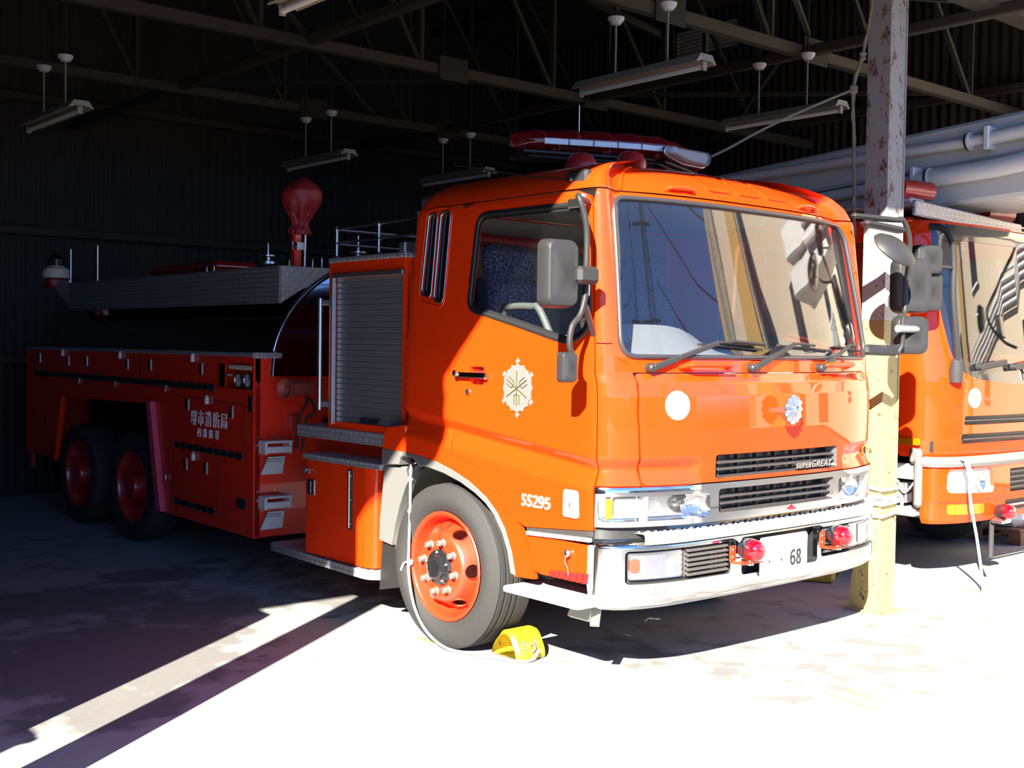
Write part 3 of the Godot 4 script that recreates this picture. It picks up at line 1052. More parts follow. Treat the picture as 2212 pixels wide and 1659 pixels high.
	var lt := text("lettering", "SUPER", M.steel, tk, Transform3D(Basis(Vector3(0, 1, 0), -.03), Vector3(.195, 1.165, .098)), .042, .010, true, 1.12)
	lt.transform.basis = lt.transform.basis * Basis(Vector3(1, 0, 0), Vector3(.22, 1, 0), Vector3(0, 0, 1))
	var lt2 := text("lettering", "GREAT", M.steel, tk, Transform3D(Basis(Vector3(0, 1, 0), -.05), Vector3(.372, 1.168, .096)), .052, .010, true, 1.15)
	lt2.transform.basis = lt2.transform.basis * Basis(Vector3(1, 0, 0), Vector3(.22, 1, 0), Vector3(0, 0, 1))
	# --- chrome trim with the lamps
	var lg := PackedVector2Array()
	for p in rrect(-.535, .945, .535, 1.075, .018):
		lg.append(Vector2(ux(p.x), p.y))
	var hl := rounded(xpoly([-1.225, .93, -.60, .93, -.60, 1.062, -1.225, 1.062]), .03, 4)
	hl = Geometry2D.offset_polygon(hl, 0.0)[0] if false else hl
	var hr := mirrored(hl)
	var trim := xpoly([1.236, .90, 1.24, 1.108, -1.24, 1.108, -1.236, .90])
	for k in trim.size():
		trim[k].x = clampf(trim[k].x, sd + .004, -sd - .004)
	var tr := skin("chrome_trim", trim, [hl, hr, lg], M.chrome, tk, .004, .03, .06, .04)
	put("trim_line", Mb.new().box(Vector3(-.565, .975, .075), Vector3(.07, .006, .01), .002), M.black, tr)
	put("trim_emblem", Mb.new().prism(v2([-.05, 0, 0, .022, .05, 0, 0, -.012]), .075, .098, .004, Transform3D(Basis.IDENTITY, Vector3(.10, .921, 0))), M.lamp_red, tr)
	grille("lower_grille", tk, .535, .945, 1.075, .076, 2)
	for s in [1, -1]:
		var lo: PackedVector2Array = hl if s > 0 else hr
		var bowl := Mb.new().sheet(lo, [], cabo(-.055), .06, .03)
		var ou := outline(lo, .0)
		var inn := outline(lo, -.055)
		bowl.ring(ou, inn)
		var hd := put("headlamp", bowl, M.chrome, tk)
		put("divider", Mb.new().bar(cab(ux(-s * 1.02), .932, -.02), cab(ux(-s * 1.02), 1.06, -.02), .012, .05, 0.0, Vector3(0, 0, 1)), M.white, hd)
		var c1 := cab(ux(-s * .955), 1.0, -.05)
		put("dipped_lens", Mb.new().lathe([Vector2(.034, 0), Vector2(.034, .03), Vector2(.026, .042), Vector2(.012, .047), Vector2(0, .048)], 20, Transform3D(Basis(Vector3(1, 0, 0), Vector3(0, 0, 1), Vector3(0, -1, 0)), c1)), M.lens, hd)
		var c2 := cab(ux(-s * .75), .997, -.052)
		put("reflector", Mb.new().lathe([Vector2(.0, .0), Vector2(.05, .012), Vector2(.085, .045)], 24, Transform3D(Basis(Vector3(1, 0, 0), Vector3(0, 0, 1), Vector3(0, -1, 0)), c2), Vector2(1, .66)), M.chrome, hd)
		put("bulb", Mb.new().lathe([Vector2(.010, 0), Vector2(.010, .03), Vector2(0, .034)], 10, Transform3D(Basis(Vector3(1, 0, 0), Vector3(0, 0, 1), Vector3(0, -1, 0)), c2 + Vector3(-.04, .02, .0))), M.grille_grey, hd)
		put("turn_reflector", Mb.new().sheet(rounded(xpoly([-s * 1.03, .945, -s * 1.17, .945, -s * 1.17, 1.048, -s * 1.03, 1.048]), .02), [], cabo(-.03), .04, .02), M.white, hd)
		put("turn_signal", Mb.new().sheet(rounded(xpoly([-s * 1.178, .945, -s * 1.205, .945, -s * 1.205, 1.048, -s * 1.178, 1.048]), .008, 3), [], cabo(-.001), .03, .03, .012), M.amber, hd)
		put("lens", Mb.new().sheet(lo, [], cabo(-.003), .06, .05), M.lens, hd)
	# --- inside: floor, back wall, headlining, dashboard, wheel, seats
	put("cab_floor", Mb.new().box(Vector3(0, 1.22, -1.0), Vector3(2.3, .06, 1.75)), M.chassis, tk)
	put("cab_back_wall", Mb.new().box(Vector3(0, 1.95, -1.88), Vector3(2.3, 1.46, .04)), M.interior, tk)
	put("headlining", Mb.new().box(Vector3(0, 2.70, -1.1), Vector3(2.1, .03, 1.4), .01), M.interior, tk)
	var da := Mb.new()
	var dr := []
	for x in 25:
		var X := -1.12 + 2.24 * x / 24
		var hump := .17 * exp(-pow((X + .66) / .50, 4.0))
		var r := []
		for q in [[.0, 1.30], [.0, 1.68], [-.05, 1.765], [-.18, 1.795], [-.36, 1.80 + hump], [-.46, 1.79 + hump], [-.52, 1.72 + hump * .5], [-.54, 1.30]]:
			r.append(Vector3(X, q[1], minf(q[0] + plan(ux(X)).y * 1.0 - .10, -.10)))
		dr.append(r)
	da.grid(dr)
	put("dashboard", da, M.dash, tk)
	var sw := []
	for k in 28:
		var a := TAU * k / 28
		sw.append(Vector3(-.62, 1.90, -.62) + Vector3(cos(a) * .23, sin(a) * .23 * .5, -sin(a) * .23 * .86))
	var st := put("steering_wheel", Mb.new().tube(sw, .016, 8, false, true), M.grey_plastic, tk)
	put("steering_boss", Mb.new().bar(Vector3(-.62, 1.90, -.62), Vector3(-.62, 1.68, -.5), .1, .1, .02).bar(Vector3(-.84, 1.90, -.62), Vector3(-.40, 1.90, -.62), .03, .02, .005), M.grey_plastic, st)
	for x in [-.66, .62]:
		var se := put("seat", Mb.new().box(Vector3(x, 1.60, -1.22), Vector3(.5, .16, .52), .05).box(Vector3(x, 1.40, -1.22), Vector3(.4, .3, .4), .02), M.seat, tk)
		put("seat_back", Mb.new().box(Vector3(x, 1.96, -1.52), Vector3(.48, .62, .13), .05, Basis(Vector3.RIGHT, -.12)), M.seat, se)
		put("seat_side", Mb.new().box(Vector3(x - .245, 1.96, -1.55), Vector3(.09, .6, .17), .04, Basis(Vector3.RIGHT, -.12)), M.seat_plain, se)
		put("head_rest", Mb.new().box(Vector3(x, 2.36, -1.575), Vector3(.42, .24, .12), .05, Basis(Vector3.RIGHT, -.1)), M.seat, se)
	put("grab_bar", Mb.new().tube(smooth(v3([-1.08, 1.82, -1.12, -1.08, 2.04, -1.12, -1.08, 2.065, -1.08, -1.08, 2.065, -.88, -1.08, 2.04, -.80, -1.08, 1.82, -.66])), .022, 8), M.grab_grey, tk)
	put("rolled_flag", Mb.new().tube([Vector3(-1.0, 2.52, -1.72), Vector3(.5, 2.50, -1.72)], .045, 10), M.cloth_red, tk)
	put("hung_bag", Mb.new().box(Vector3(-1.02, 2.34, -1.76), Vector3(.14, .34, .12), .04), M.cream, tk)
	put("hung_vest", Mb.new().box(Vector3(-1.0, 1.86, -.40), Vector3(.05, .14, .16), .02, Basis(Vector3.RIGHT, .4)), M.hivis, tk)
	put("console_mirror", Mb.new().lathe([Vector2(.0, 0), Vector2(.05, .01), Vector2(.06, .03)], 16, Transform3D(Basis(Vector3.RIGHT, -1.2), Vector3(.75, 2.5, -.42))), M.black, tk)
	# --- mirrors
	var ar := put("mirror_arm", Mb.new().tube(smooth(v3([-1.22, 2.60, -.28, -1.34, 2.605, -.22, -1.40, 2.60, -.16, -1.375, 2.50, -.14, -1.36, 2.40, -.14, -1.36, 2.25, -.14, -1.365, 2.10, -.14, -1.40, 2.0, -.14, -1.455, 1.94, -.14, -1.47, 1.85, -.14, -1.45, 1.80, -.14])), .016, 10), M.grey_plastic, tk)
	put("arm_hinge", Mb.new().box(Vector3(-1.225, 2.60, -.36), Vector3(.03, .05, .12), .006).lathe([Vector2(.02, -.03), Vector2(.02, .03), Vector2(0, .03)], 10, Transform3D(Basis.IDENTITY, Vector3(-1.25, 2.61, -.29))), M.steel, ar)
	put("arm_clamp", Mb.new().box(Vector3(-1.40, 2.20, -.10), Vector3(.15, .09, .07), .02), M.grey_plastic, ar)
	put("arm_foot", Mb.new().bar(Vector3(-1.365, 2.05, -.14), Vector3(-1.22, 1.90, -.22), .03, .03, .006), M.black, ar)
	mirror_head("wing_mirror", tk, Vector3(-1.535, 2.205, -.20), -.05, .205, .345, .105, M.grey_plastic)
	mirror_head("kerb_mirror", tk, Vector3(-1.485, 1.735, -.16), -.05, .10, .155, .06, M.grey_plastic)
	# far side: the arm swings out in front of the pillar
	var al := put("mirror_arm", Mb.new().tube(smooth(v3([1.12, 2.69, -.12, 1.28, 2.685, -.02, 1.36, 2.69, .0, 1.44, 2.58, .0, 1.475, 2.44, -.02, 1.48, 2.30, -.04, 1.475, 2.12, -.04, 1.42, 2.05, -.02, 1.385, 1.97, 0, 1.385, 1.88, 0, 1.36, 1.82, -.02])), .016, 10), M.grey_plastic, tk)
	put("arm_bracket", Mb.new().bar(Vector3(.98, 2.70, -.13), Vector3(1.34, 2.685, .0), .05, .03, .01).bar(Vector3(1.05, 2.655, -.1), Vector3(1.36, 2.62, .0), .09, .04, .018), M.grey_plastic, al)
	put("arm_stay", Mb.new().tube(smooth(v3([1.475, 2.42, -.03, 1.36, 2.42, .04, 1.27, 2.425, .08, 1.22, 2.44, .09])), .010, 8), M.grey_plastic, al)
	put("arm_joint", Mb.new().tube([Vector3(1.30, 1.985, .02), Vector3(1.60, 1.985, .0)], .026, 10), M.satin, al)
	put("lower_joint", Mb.new().bar(Vector3(1.10, 1.845, -.1), Vector3(1.34, 1.84, .0), .05, .07, .02), M.black, al)
	mirror_head("wing_mirror", tk, Vector3(1.60, 2.275, -.10), -.42, .275, .37, .11, M.grey_plastic)
	mirror_head("kerb_mirror", tk, Vector3(1.545, 1.945, -.06), -.42, .255, .255, .085, M.grey_plastic)
	var dm := put("front_mirror", Mb.new().lathe([Vector2(.0, .058), Vector2(.05, .055), Vector2(.11, .040), Vector2(.15, .015), Vector2(.158, .0), Vector2(.15, -.008)], 28, Transform3D(Basis(Vector3(.78, -.42, .42), Vector3(-.05, .62, .78), Vector3(-.6, -.6, .45)).orthonormalized(), Vector3(1.10, 2.475, .10)), Vector2(1, .78)), M.grey_plastic, tk)
	put("mirror_glass", Mb.new().lathe([Vector2(.148, -.006), Vector2(.1, -.022), Vector2(0, -.03)], 24, Transform3D(Basis(Vector3(.78, -.42, .42), Vector3(-.05, .62, .78), Vector3(-.6, -.6, .45)).orthonormalized(), Vector3(1.10, 2.475, .10)), Vector2(1, .78)), M.mirror, dm)

# ---------------------------------------------------------------- bumper
func walk(pts: Array) -> Array:      # smoothed half outline: [x, z, arc length]
	var c := v2(pts)
	for it in 3:
		var o := PackedVector2Array([c[0]])
		for k in c.size() - 1:
			o.append(c[k].lerp(c[k + 1], 0.25))
			o.append(c[k].lerp(c[k + 1], 0.75))
		o.append(c[c.size() - 1])
		c = o
	var S := PackedFloat32Array([0.0])
	for k in range(1, c.size()):
		S.append(S[k - 1] + c[k].distance_to(c[k - 1]))
	return [c, S]

func along(w: Array, u: float) -> Vector2:
	var S: PackedFloat32Array = w[1]
	var c: PackedVector2Array = w[0]
	var a := absf(u)
	var k := clampi(S.bsearch(a), 1, S.size() - 1)
	var p := c[k - 1].lerp(c[k], (a - S[k - 1]) / maxf(S[k] - S[k - 1], 1e-9))
	return Vector2(p.x * (-1.0 if u < 0 else 1.0), p.y)

func wx(w: Array, x: float) -> float:
	var c: PackedVector2Array = w[0]
	for k in range(1, c.size()):
		if c[k].x >= absf(x):
			return lerpf(w[1][k - 1], w[1][k], (absf(x) - c[k - 1].x) / maxf(c[k].x - c[k - 1].x, 1e-9)) * signf(x)
	return w[1][w[1].size() - 1] * signf(x)

func wpoly(w: Array, p: PackedVector2Array) -> PackedVector2Array:
	var o := PackedVector2Array()
	for q in p:
		o.append(Vector2(wx(w, q.x), q.y))
	return o

func on_walk(w: Array, prof: Array, o := 0.0) -> Callable:
	return func(u, y):
		var p := along(w, u)
		var q := along(w, u + .01)
		var r := along(w, u - .01)
		var n := Vector2(-(q.y - r.y), q.x - r.x).normalized()
		p += n * (look(prof, y) + o)
		return Vector3(p.x, y, p.y)

func walk_loop(f: Callable, poly: PackedVector2Array) -> Array:
	var a := []
	for i in poly.size():
		var m := maxi(1, ceili(poly[i].distance_to(poly[(i + 1) % poly.size()]) / 0.1))
		for k in m:
			var p := poly[i].lerp(poly[(i + 1) % poly.size()], float(k) / m)
			a.append(f.call(p.x, p.y))
	return a

func make_bumper(tk: Node) -> void:
	var w := walk([0, .075, .4, .072, .8, .058, 1.0, .025, 1.12, -.02, 1.2, -.08, 1.245, -.15, 1.25, -.185, 1.25, -.205])
	var prof := [.47, -.05, .485, -.02, .505, .0, .53, .006, .80, .0, .815, -.02, .825, -.05, .830, -.09]
	var f := on_walk(w, prof)
	var e: float = w[1][w[1].size() - 1]
	var fog_l := wpoly(w, rounded(v2([-1.145, .605, -.425, .600, -.425, .778, -1.145, .778]), .025))
	var fog_r := mirrored(fog_l)
	var plate := wpoly(w, rounded(v2([-.33, .58, .385, .58, .385, .79, -.33, .79]), .025))
	var bp := put("bumper", Mb.new().sheet(v2([-e, .47, e, .47, e, .83, -e, .83]), [fog_l, fog_r, plate], f, .05, .02, .03), M.chrome, tk)
	var back := on_walk(w, prof, -.06)
	put("plate_recess", Mb.new().sheet(plate, [], back, .1, .1).ring(walk_loop(f, plate), walk_loop(back, plate)), M.black, bp)
	for s in [1, -1]:
		var fg: PackedVector2Array = fog_l if s > 0 else fog_r
		put("fog_recess", Mb.new().sheet(fg, [], back, .1, .1).ring(walk_loop(f, fg), walk_loop(back, fg)), M.grille_grey, bp)
		var g := wpoly(w, rounded(v2([-s * 1.125, .625, -s * .775, .622, -s * .775, .762, -s * 1.125, .762]), .012, 3))
		var gl := put("fog_lamp", Mb.new().sheet(g, [], on_walk(w, prof, -.032), .05, .05, .03), M.chrome, bp)
		put("lens", Mb.new().sheet(g, [], on_walk(w, prof, -.012), .05, .05, .012), M.lens, gl)
		put("reflector", Mb.new().sheet(wpoly(w, rounded(v2([-s * 1.115, .635, -s * .90, .633, -s * .90, .75, -s * 1.115, .75]), .012, 3)), [], on_walk(w, prof, -.026), .05, .05), M.satin, gl)
		put("turn_bulb", Mb.new().sheet(wpoly(w, rrect(minf(-s * 1.118, -s * 1.065), .66, maxf(-s * 1.118, -s * 1.065), .735, .02)), [], on_walk(w, prof, -.018), .05, .05), M.orange_paint, gl)
		var lv := put("bumper_louvre", Mb.new().sheet(wpoly(w, v2([-s * .765, .612, -s * .432, .610, -s * .432, .77, -s * .765, .77])), [], on_walk(w, prof, -.03), .1, .1), M.grille_grey, bp)
		for k in 6:
			var y := .628 + k * .026
			var a: Vector3 = on_walk(w, prof, -.018).call(wx(w, -s * .76), y)
			var b: Vector3 = on_walk(w, prof, -.018).call(wx(w, -s * .436), y)
			put("slat", Mb.new().bar(a, b, .034, .008, .002, Vector3(0, 1, .45).normalized()), M.louvre, lv)
		for r in 4:
			for c in 3:
				put("slot", Mb.new().box(Vector3(-s * (.56 - c * .036), .641 + r * .026, .052), Vector3(.026, .010, .004), .001), M.black, lv)
	put("under_lip", Mb.new().sheet(v2([-e, .452, e, .452, e, .475, -e, .475]), [], on_walk(w, [.45, -.09, .475, -.035]), .08, .05, .02), M.satin, bp)
	put("corner_edge", Mb.new().tube([f.call(-e + .02, .49), f.call(-e + .02, .6), f.call(-e + .02, .8)], .018, 6), M.white, bp)
	# dark filler between trim and bumper
	var fw := walk([0, .0, .5, .0, .85, -.02, 1.02, -.06, 1.14, -.11, 1.2, -.16, 1.228, -.2, 1.228, -.26])
	var fe: float = fw[1][fw[1].size() - 1]
	put("bumper_filler", Mb.new().sheet(v2([-fe, .80, fe, .80, fe, .905, -fe, .905]), [], on_walk(fw, [.8, .02, .9, .0]), .08, .05, .03), M.gloss_black, tk)
	for x in [-1.02, .97]:
		put("filler_plate", Mb.new().sheet(wpoly(fw, v2([x - .20, .835, x + .17, .835, x + .17, .902, x - .20, .902])), [], on_walk(fw, [.8, .02, .9, .0], .008), .05, .05, .006), M.grey_plastic, tk)
	# tread plate along the top of the bumper, with its serrated lip
	var sp := Mb.new()
	var top := []
	for k in 45:
		var x := -1.06 + 2.12 * k / 44
		var p := along(w, wx(w, x))
		top.append([x, p.y])
	var R := []
	for q in top:
		R.append([Vector3(q[0], .862, q[1] - .13), Vector3(q[0], .866, q[1] + .005), Vector3(q[0], .860, q[1] + .016), Vector3(q[0], .812, q[1] + .020), Vector3(q[0], .810, q[1] + .012)])
	sp.grid(R)
	var so := put("bumper_tread", sp, M.white, tk)
	var st := Mb.new()
	for k in 41:
		var x := -1.03 + 2.06 * k / 40
		var z := along(w, wx(w, x)).y
		for j in 3:
			st.lathe([Vector2(.019, -.004), Vector2(.014, .006), Vector2(.0, .009)], 6, Transform3D(Basis(Vector3.UP, .78 if (k + j) % 2 else -.78), Vector3(x, .865, z - .02 - j * .045)), Vector2(1, .45))
		st.lathe([Vector2(.019, -.003), Vector2(.014, .005), Vector2(0, .007)], 6, Transform3D(Basis(Vector3(1, 0, 0), Vector3(0, 0, 1), Vector3(0, -1, 0)) * Basis(Vector3.UP, .78 if k % 2 else -.78), Vector3(x, .838, z + .019)), Vector2(1, .5))
	put("tread_lugs", st, M.white, so).set_meta("kind", "stuff")
	# registration plate
	var pt := Transform3D(Basis(Vector3.UP, -.0), Vector3(.035, .663, .092))
	var pl := put("registration_plate", Mb.new().prism(rrect(-.22, -.11, .22, .11, .02), -.006, .004, .002), M.decal, tk, pt)
	text("plate_number", "68", M.chassis, pl, Transform3D(Basis.IDENTITY, Vector3(.105, -.030, .006)), .125, .002, true, .85)
	for x in [-.14, -.03]:
		put("plate_dot", Mb.new().lathe([Vector2(.008, 0), Vector2(.007, .002), Vector2(0, .002)], 10, Transform3D(Basis(Vector3(1, 0, 0), Vector3(0, 0, 1), Vector3(0, -1, 0)), Vector3(x, -.03, .004))), M.chassis, pl)
	put("plate_bolts", Mb.new().lathe([Vector2(.008, 0), Vector2(.006, .004), Vector2(0, .004)], 10, Transform3D(Basis(Vector3(1, 0, 0), Vector3(0, 0, 1), Vector3(0, -1, 0)), Vector3(-.12, .08, .004))).lathe([Vector2(.008, 0), Vector2(.006, .004), Vector2(0, .004)], 10, Transform3D(Basis(Vector3(1, 0, 0), Vector3(0, 0, 1), Vector3(0, -1, 0)), Vector3(.12, .08, .004))), M.steel, pl).set_meta("kind", "stuff")
	# red beacons on brackets
	for x in [-.36, .475]:
		var t := Transform3D(Basis(Vector3(1, 0, 0), Vector3(0, 0, 1), Vector3(0, -1, 0)), Vector3(x, .735, .12))
		var bc := put("beacon_lamp", Mb.new().lathe([Vector2(.052, .038), Vector2(.06, .042), Vector2(.06, .066), Vector2(.056, .085), Vector2(.046, .108), Vector2(.030, .118), Vector2(.0, .121)], 28, t), M.lamp_red, tk)
		put("beacon_body", Mb.new().lathe([Vector2(.0, -.03), Vector2(.04, -.025), Vector2(.058, 0), Vector2(.064, .03), Vector2(.064, .044), Vector2(.058, .046)], 28, t), M.gloss_black, bc)
		put("beacon_bracket", Mb.new().box(Vector3(x - .08, .715, .10), Vector3(.05, .085, .008), .002).box(Vector3(x - .01, .668, .155), Vector3(.17, .008, .07), .002).box(Vector3(x - .09, .668, .12), Vector3(.02, .01, .05), .002), M.orange_paint, bc)
		put("bracket_bolts", Mb.new().lathe([Vector2(.009, 0), Vector2(.007, .006), Vector2(0, .006)], 8, Transform3D(Basis(Vector3(1, 0, 0), Vector3(0, 0, 1), Vector3(0, -1, 0)), Vector3(x - .08, .735, .104))).lathe([Vector2(.009, 0), Vector2(.007, .006), Vector2(0, .006)], 8, Transform3D(Basis(Vector3(1, 0, 0), Vector3(0, 0, 1), Vector3(0, -1, 0)), Vector3(x - .08, .695, .104))).lathe([Vector2(.022, -.04), Vector2(.02, 0), Vector2(0, .0)], 12, Transform3D(Basis.IDENTITY, Vector3(x, .69, .155))), M.steel, bc).set_meta("kind", "stuff")

# ---------------------------------------------------------------- light bar on the cab roof
func make_light_bar(tk: Node) -> void:
	# swept back from a nose in the middle to both ends
	var mid := func(x): return Vector3(x, 3.055, -.87 - .47 * (sqrt(x * x + .012) - .11))
	var sec := func(x):
		var k := sqrt(maxf(0.0, 1.0 - pow(minf(1.0, absf(x) / .85), 4.0)))
		var r := []
		for j in 16:
			var a := TAU * j / 16
			r.append(mid.call(x) + Vector3(0, .045 + sin(a) * .08 * (.45 + .55 * k), -.13 + cos(a) * .17 * maxf(.06, k)))
		return r
	var P := []
	for i in 49:
		P.append(sec.call(-.85 + 1.70 * i / 48))
	var lb := put("light_bar", Mb.new().grid(P, true), M.red_lens, tk)
	for k in 9:
		var x := -.72 + 1.44 * k / 8
		var c: Vector3 = mid.call(x) + Vector3(0, .045, -.13)
		var rq := []
		for p in sec.call(x):
			rq.append(p.lerp(c, -.015))
		put("lens_rib", Mb.new().tube(rq, .004, 5, false, true), M.dark_red, lb)
	for x in [-.6, -.3, .3, .6]:
		put("rotator", Mb.new().lathe([Vector2(.05, -.03), Vector2(.055, .06), Vector2(.03, .075), Vector2(0, .076)], 14, Transform3D(Basis.IDENTITY, mid.call(x) + Vector3(0, .01, -.13))), M.lamp_red, lb)
	for k in 5:
		var x := -.76 + k * .145
		put("white_strip", Mb.new().bar(mid.call(x) + Vector3(.002, .028, .036), mid.call(x + .141) + Vector3(0, .028, .036), .012, .036, .003), M.pipe_white, lb)
	for s in [-1, 1]:
		put("deck", Mb.new().bar(mid.call(s * .82) + Vector3(0, -.035, -.13), mid.call(0.0) + Vector3(0, -.035, -.15), .28, .02, .006), M.chassis, lb)
		for k in 3:
			put("deck_rail", Mb.new().tube([mid.call(s * .8) + Vector3(0, -.055, -.22 + .09 * k), mid.call(0.0) + Vector3(0, -.055, -.22 + .09 * k)], .012, 6), M.chassis, lb)
		put("bar_foot", Mb.new().bar(mid.call(s * .5) + Vector3(0, -.05, -.1), mid.call(s * .5) + Vector3(.03, -.19, -.1), .05, .02, .004), M.satin, lb)
	var sl := []
	for i in 7:
		var t := i / 6.0
		var k := sqrt(maxf(0.02, 1.0 - t * t))
		var r := []
		for q in rounded(v2([-.20, .0, -.05, -.05, .14, -.06, .17, .0, .15, .035, -.19, .045]), .03, 4):
			r.append(Vector3(.13, 3.045, -.79) + Basis(Vector3.UP, -.10) * Vector3(q.x * lerpf(.8, 1, k), q.y * lerpf(.7, 1.0, k), t * .09))
		sl.append(r)
	var spot := put("work_lamp", Mb.new().grid(sl, true), M.pipe_white, lb)
	var wl := Mb.new()
	wl.face(sl[5])
	put("work_lamp_lens", wl, M.lamp_lens, spot)
	put("work_lamp_rim", Mb.new().tube(sl[1], .009, 6, false, true), M.steel, spot)
	for q in [[-.70, 2.855, -.88], [-.36, 2.895, -.80]]:
		put("siren_horn", Mb.new().lathe([Vector2(.10, 0), Vector2(.10, .03), Vector2(.095, .07), Vector2(.07, .11), Vector2(.03, .13), Vector2(0, .132)], 24, Transform3D(Basis.IDENTITY, Vector3(q[0], q[1], q[2]))), M.dark_red, tk)
	put("whip_aerial", Mb.new().tube([Vector3(-.32, 2.93, -1.3), Vector3(-.32, 3.38, -1.3)], .004, 5), M.steel, tk)

# ---------------------------------------------------------------- body behind the cab
func latch(tk: Node, y: float, z: float, w := .055, h := .10) -> void:
	var l := put("latch", Mb.new().box(Vector3(-1.247, y, z), Vector3(.012, h, w), .003), M.steel, tk)
	put("latch_pocket", Mb.new().box(Vector3(-1.2535, y + .008, z), Vector3(.004, h * .72, w * .72), .001), M.black, l)

func magnet(tk: Node, y: float, z: float) -> void:
	put("door_stop", Mb.new().lathe([Vector2(.018, -.03), Vector2(.018, .022), Vector2(.012, .026), Vector2(.012, .034), Vector2(.016, .038), Vector2(0, .042)], 12, Transform3D(Basis.IDENTITY, Vector3(-1.262, y, z))), M.white, tk)

func hinge(tk: Node, y0: float, z0: float, y1: float, z1: float, w: float) -> void:
	var a := Vector3(-1.249, y0, z0)
	var b := Vector3(-1.249, y1, z1)
	var hg := put("piano_hinge", Mb.new().bar(a, b, .008, w, .002), M.black, tk)
	var mb := Mb.new()
	var n := int(a.distance_to(b) / .11)
	for k in n + 1:
		for s in [-.32, .32]:
			mb.lathe([Vector2(.006, 0), Vector2(.004, .003), Vector2(0, .003)], 6, out_side(-1.253, lerpf(y0, y1, float(k) / n) + s * w, lerpf(z0, z1, float(k) / n)))
	put("hinge_screws", mb, M.steel, hg).set_meta("kind", "stuff")

func seam(tk: Node, a: Vector2, b: Vector2) -> void:    # (z, y) door gap
	put("door_gap", Mb.new().bar(Vector3(-1.2445, a.y, a.x), Vector3(-1.2445, b.y, b.x), .004, .007), M.chassis, tk)

func folding_step(tk: Node, y: float) -> void:
	# white cast step on the front face of the body: box above, ribbed plate leaning out below
	var c := Vector3(-1.095, y, -3.84)
	var o := put("folding_step", Mb.new().box(c + Vector3(0, .0, .07), Vector3(.23, .02, .12), .006).box(c + Vector3(-.105, -.045, .06), Vector3(.025, .10, .11), .006).box(c + Vector3(.105, -.045, .06), Vector3(.025, .10, .11), .006).box(c + Vector3(0, -.06, .115), Vector3(.22, .05, .02), .006), M.white, tk)
	put("step_plate", Mb.new().prism(v2([-.115, -.135, .075, -.135, .105, .0, -.04, .0]), 0, .012, .003, Transform3D(Basis(Vector3(1, 0, 0), -.12), c + Vector3(0, -.12, .015))), M.white, o)
	for k in 7:
		put("rib", Mb.new().box(c + Vector3(-.01, -.14 - k * .016, .030), Vector3(.15, .005, .006)), M.fender_grey, o)
	var b := Mb.new()
	for q in [[-.12, .035], [.02, .04], [-.125, -.03]]:
		b.lathe([Vector2(.009, 0), Vector2(.007, .008), Vector2(0, .008)], 6, Transform3D(Basis(Vector3(1, 0, 0), Vector3(0, 0, 1), Vector3(0, -1, 0)), c + Vector3(q[0], q[1], .001)))
	put("step_bolts", b, M.steel, o).set_meta("kind", "stuff")

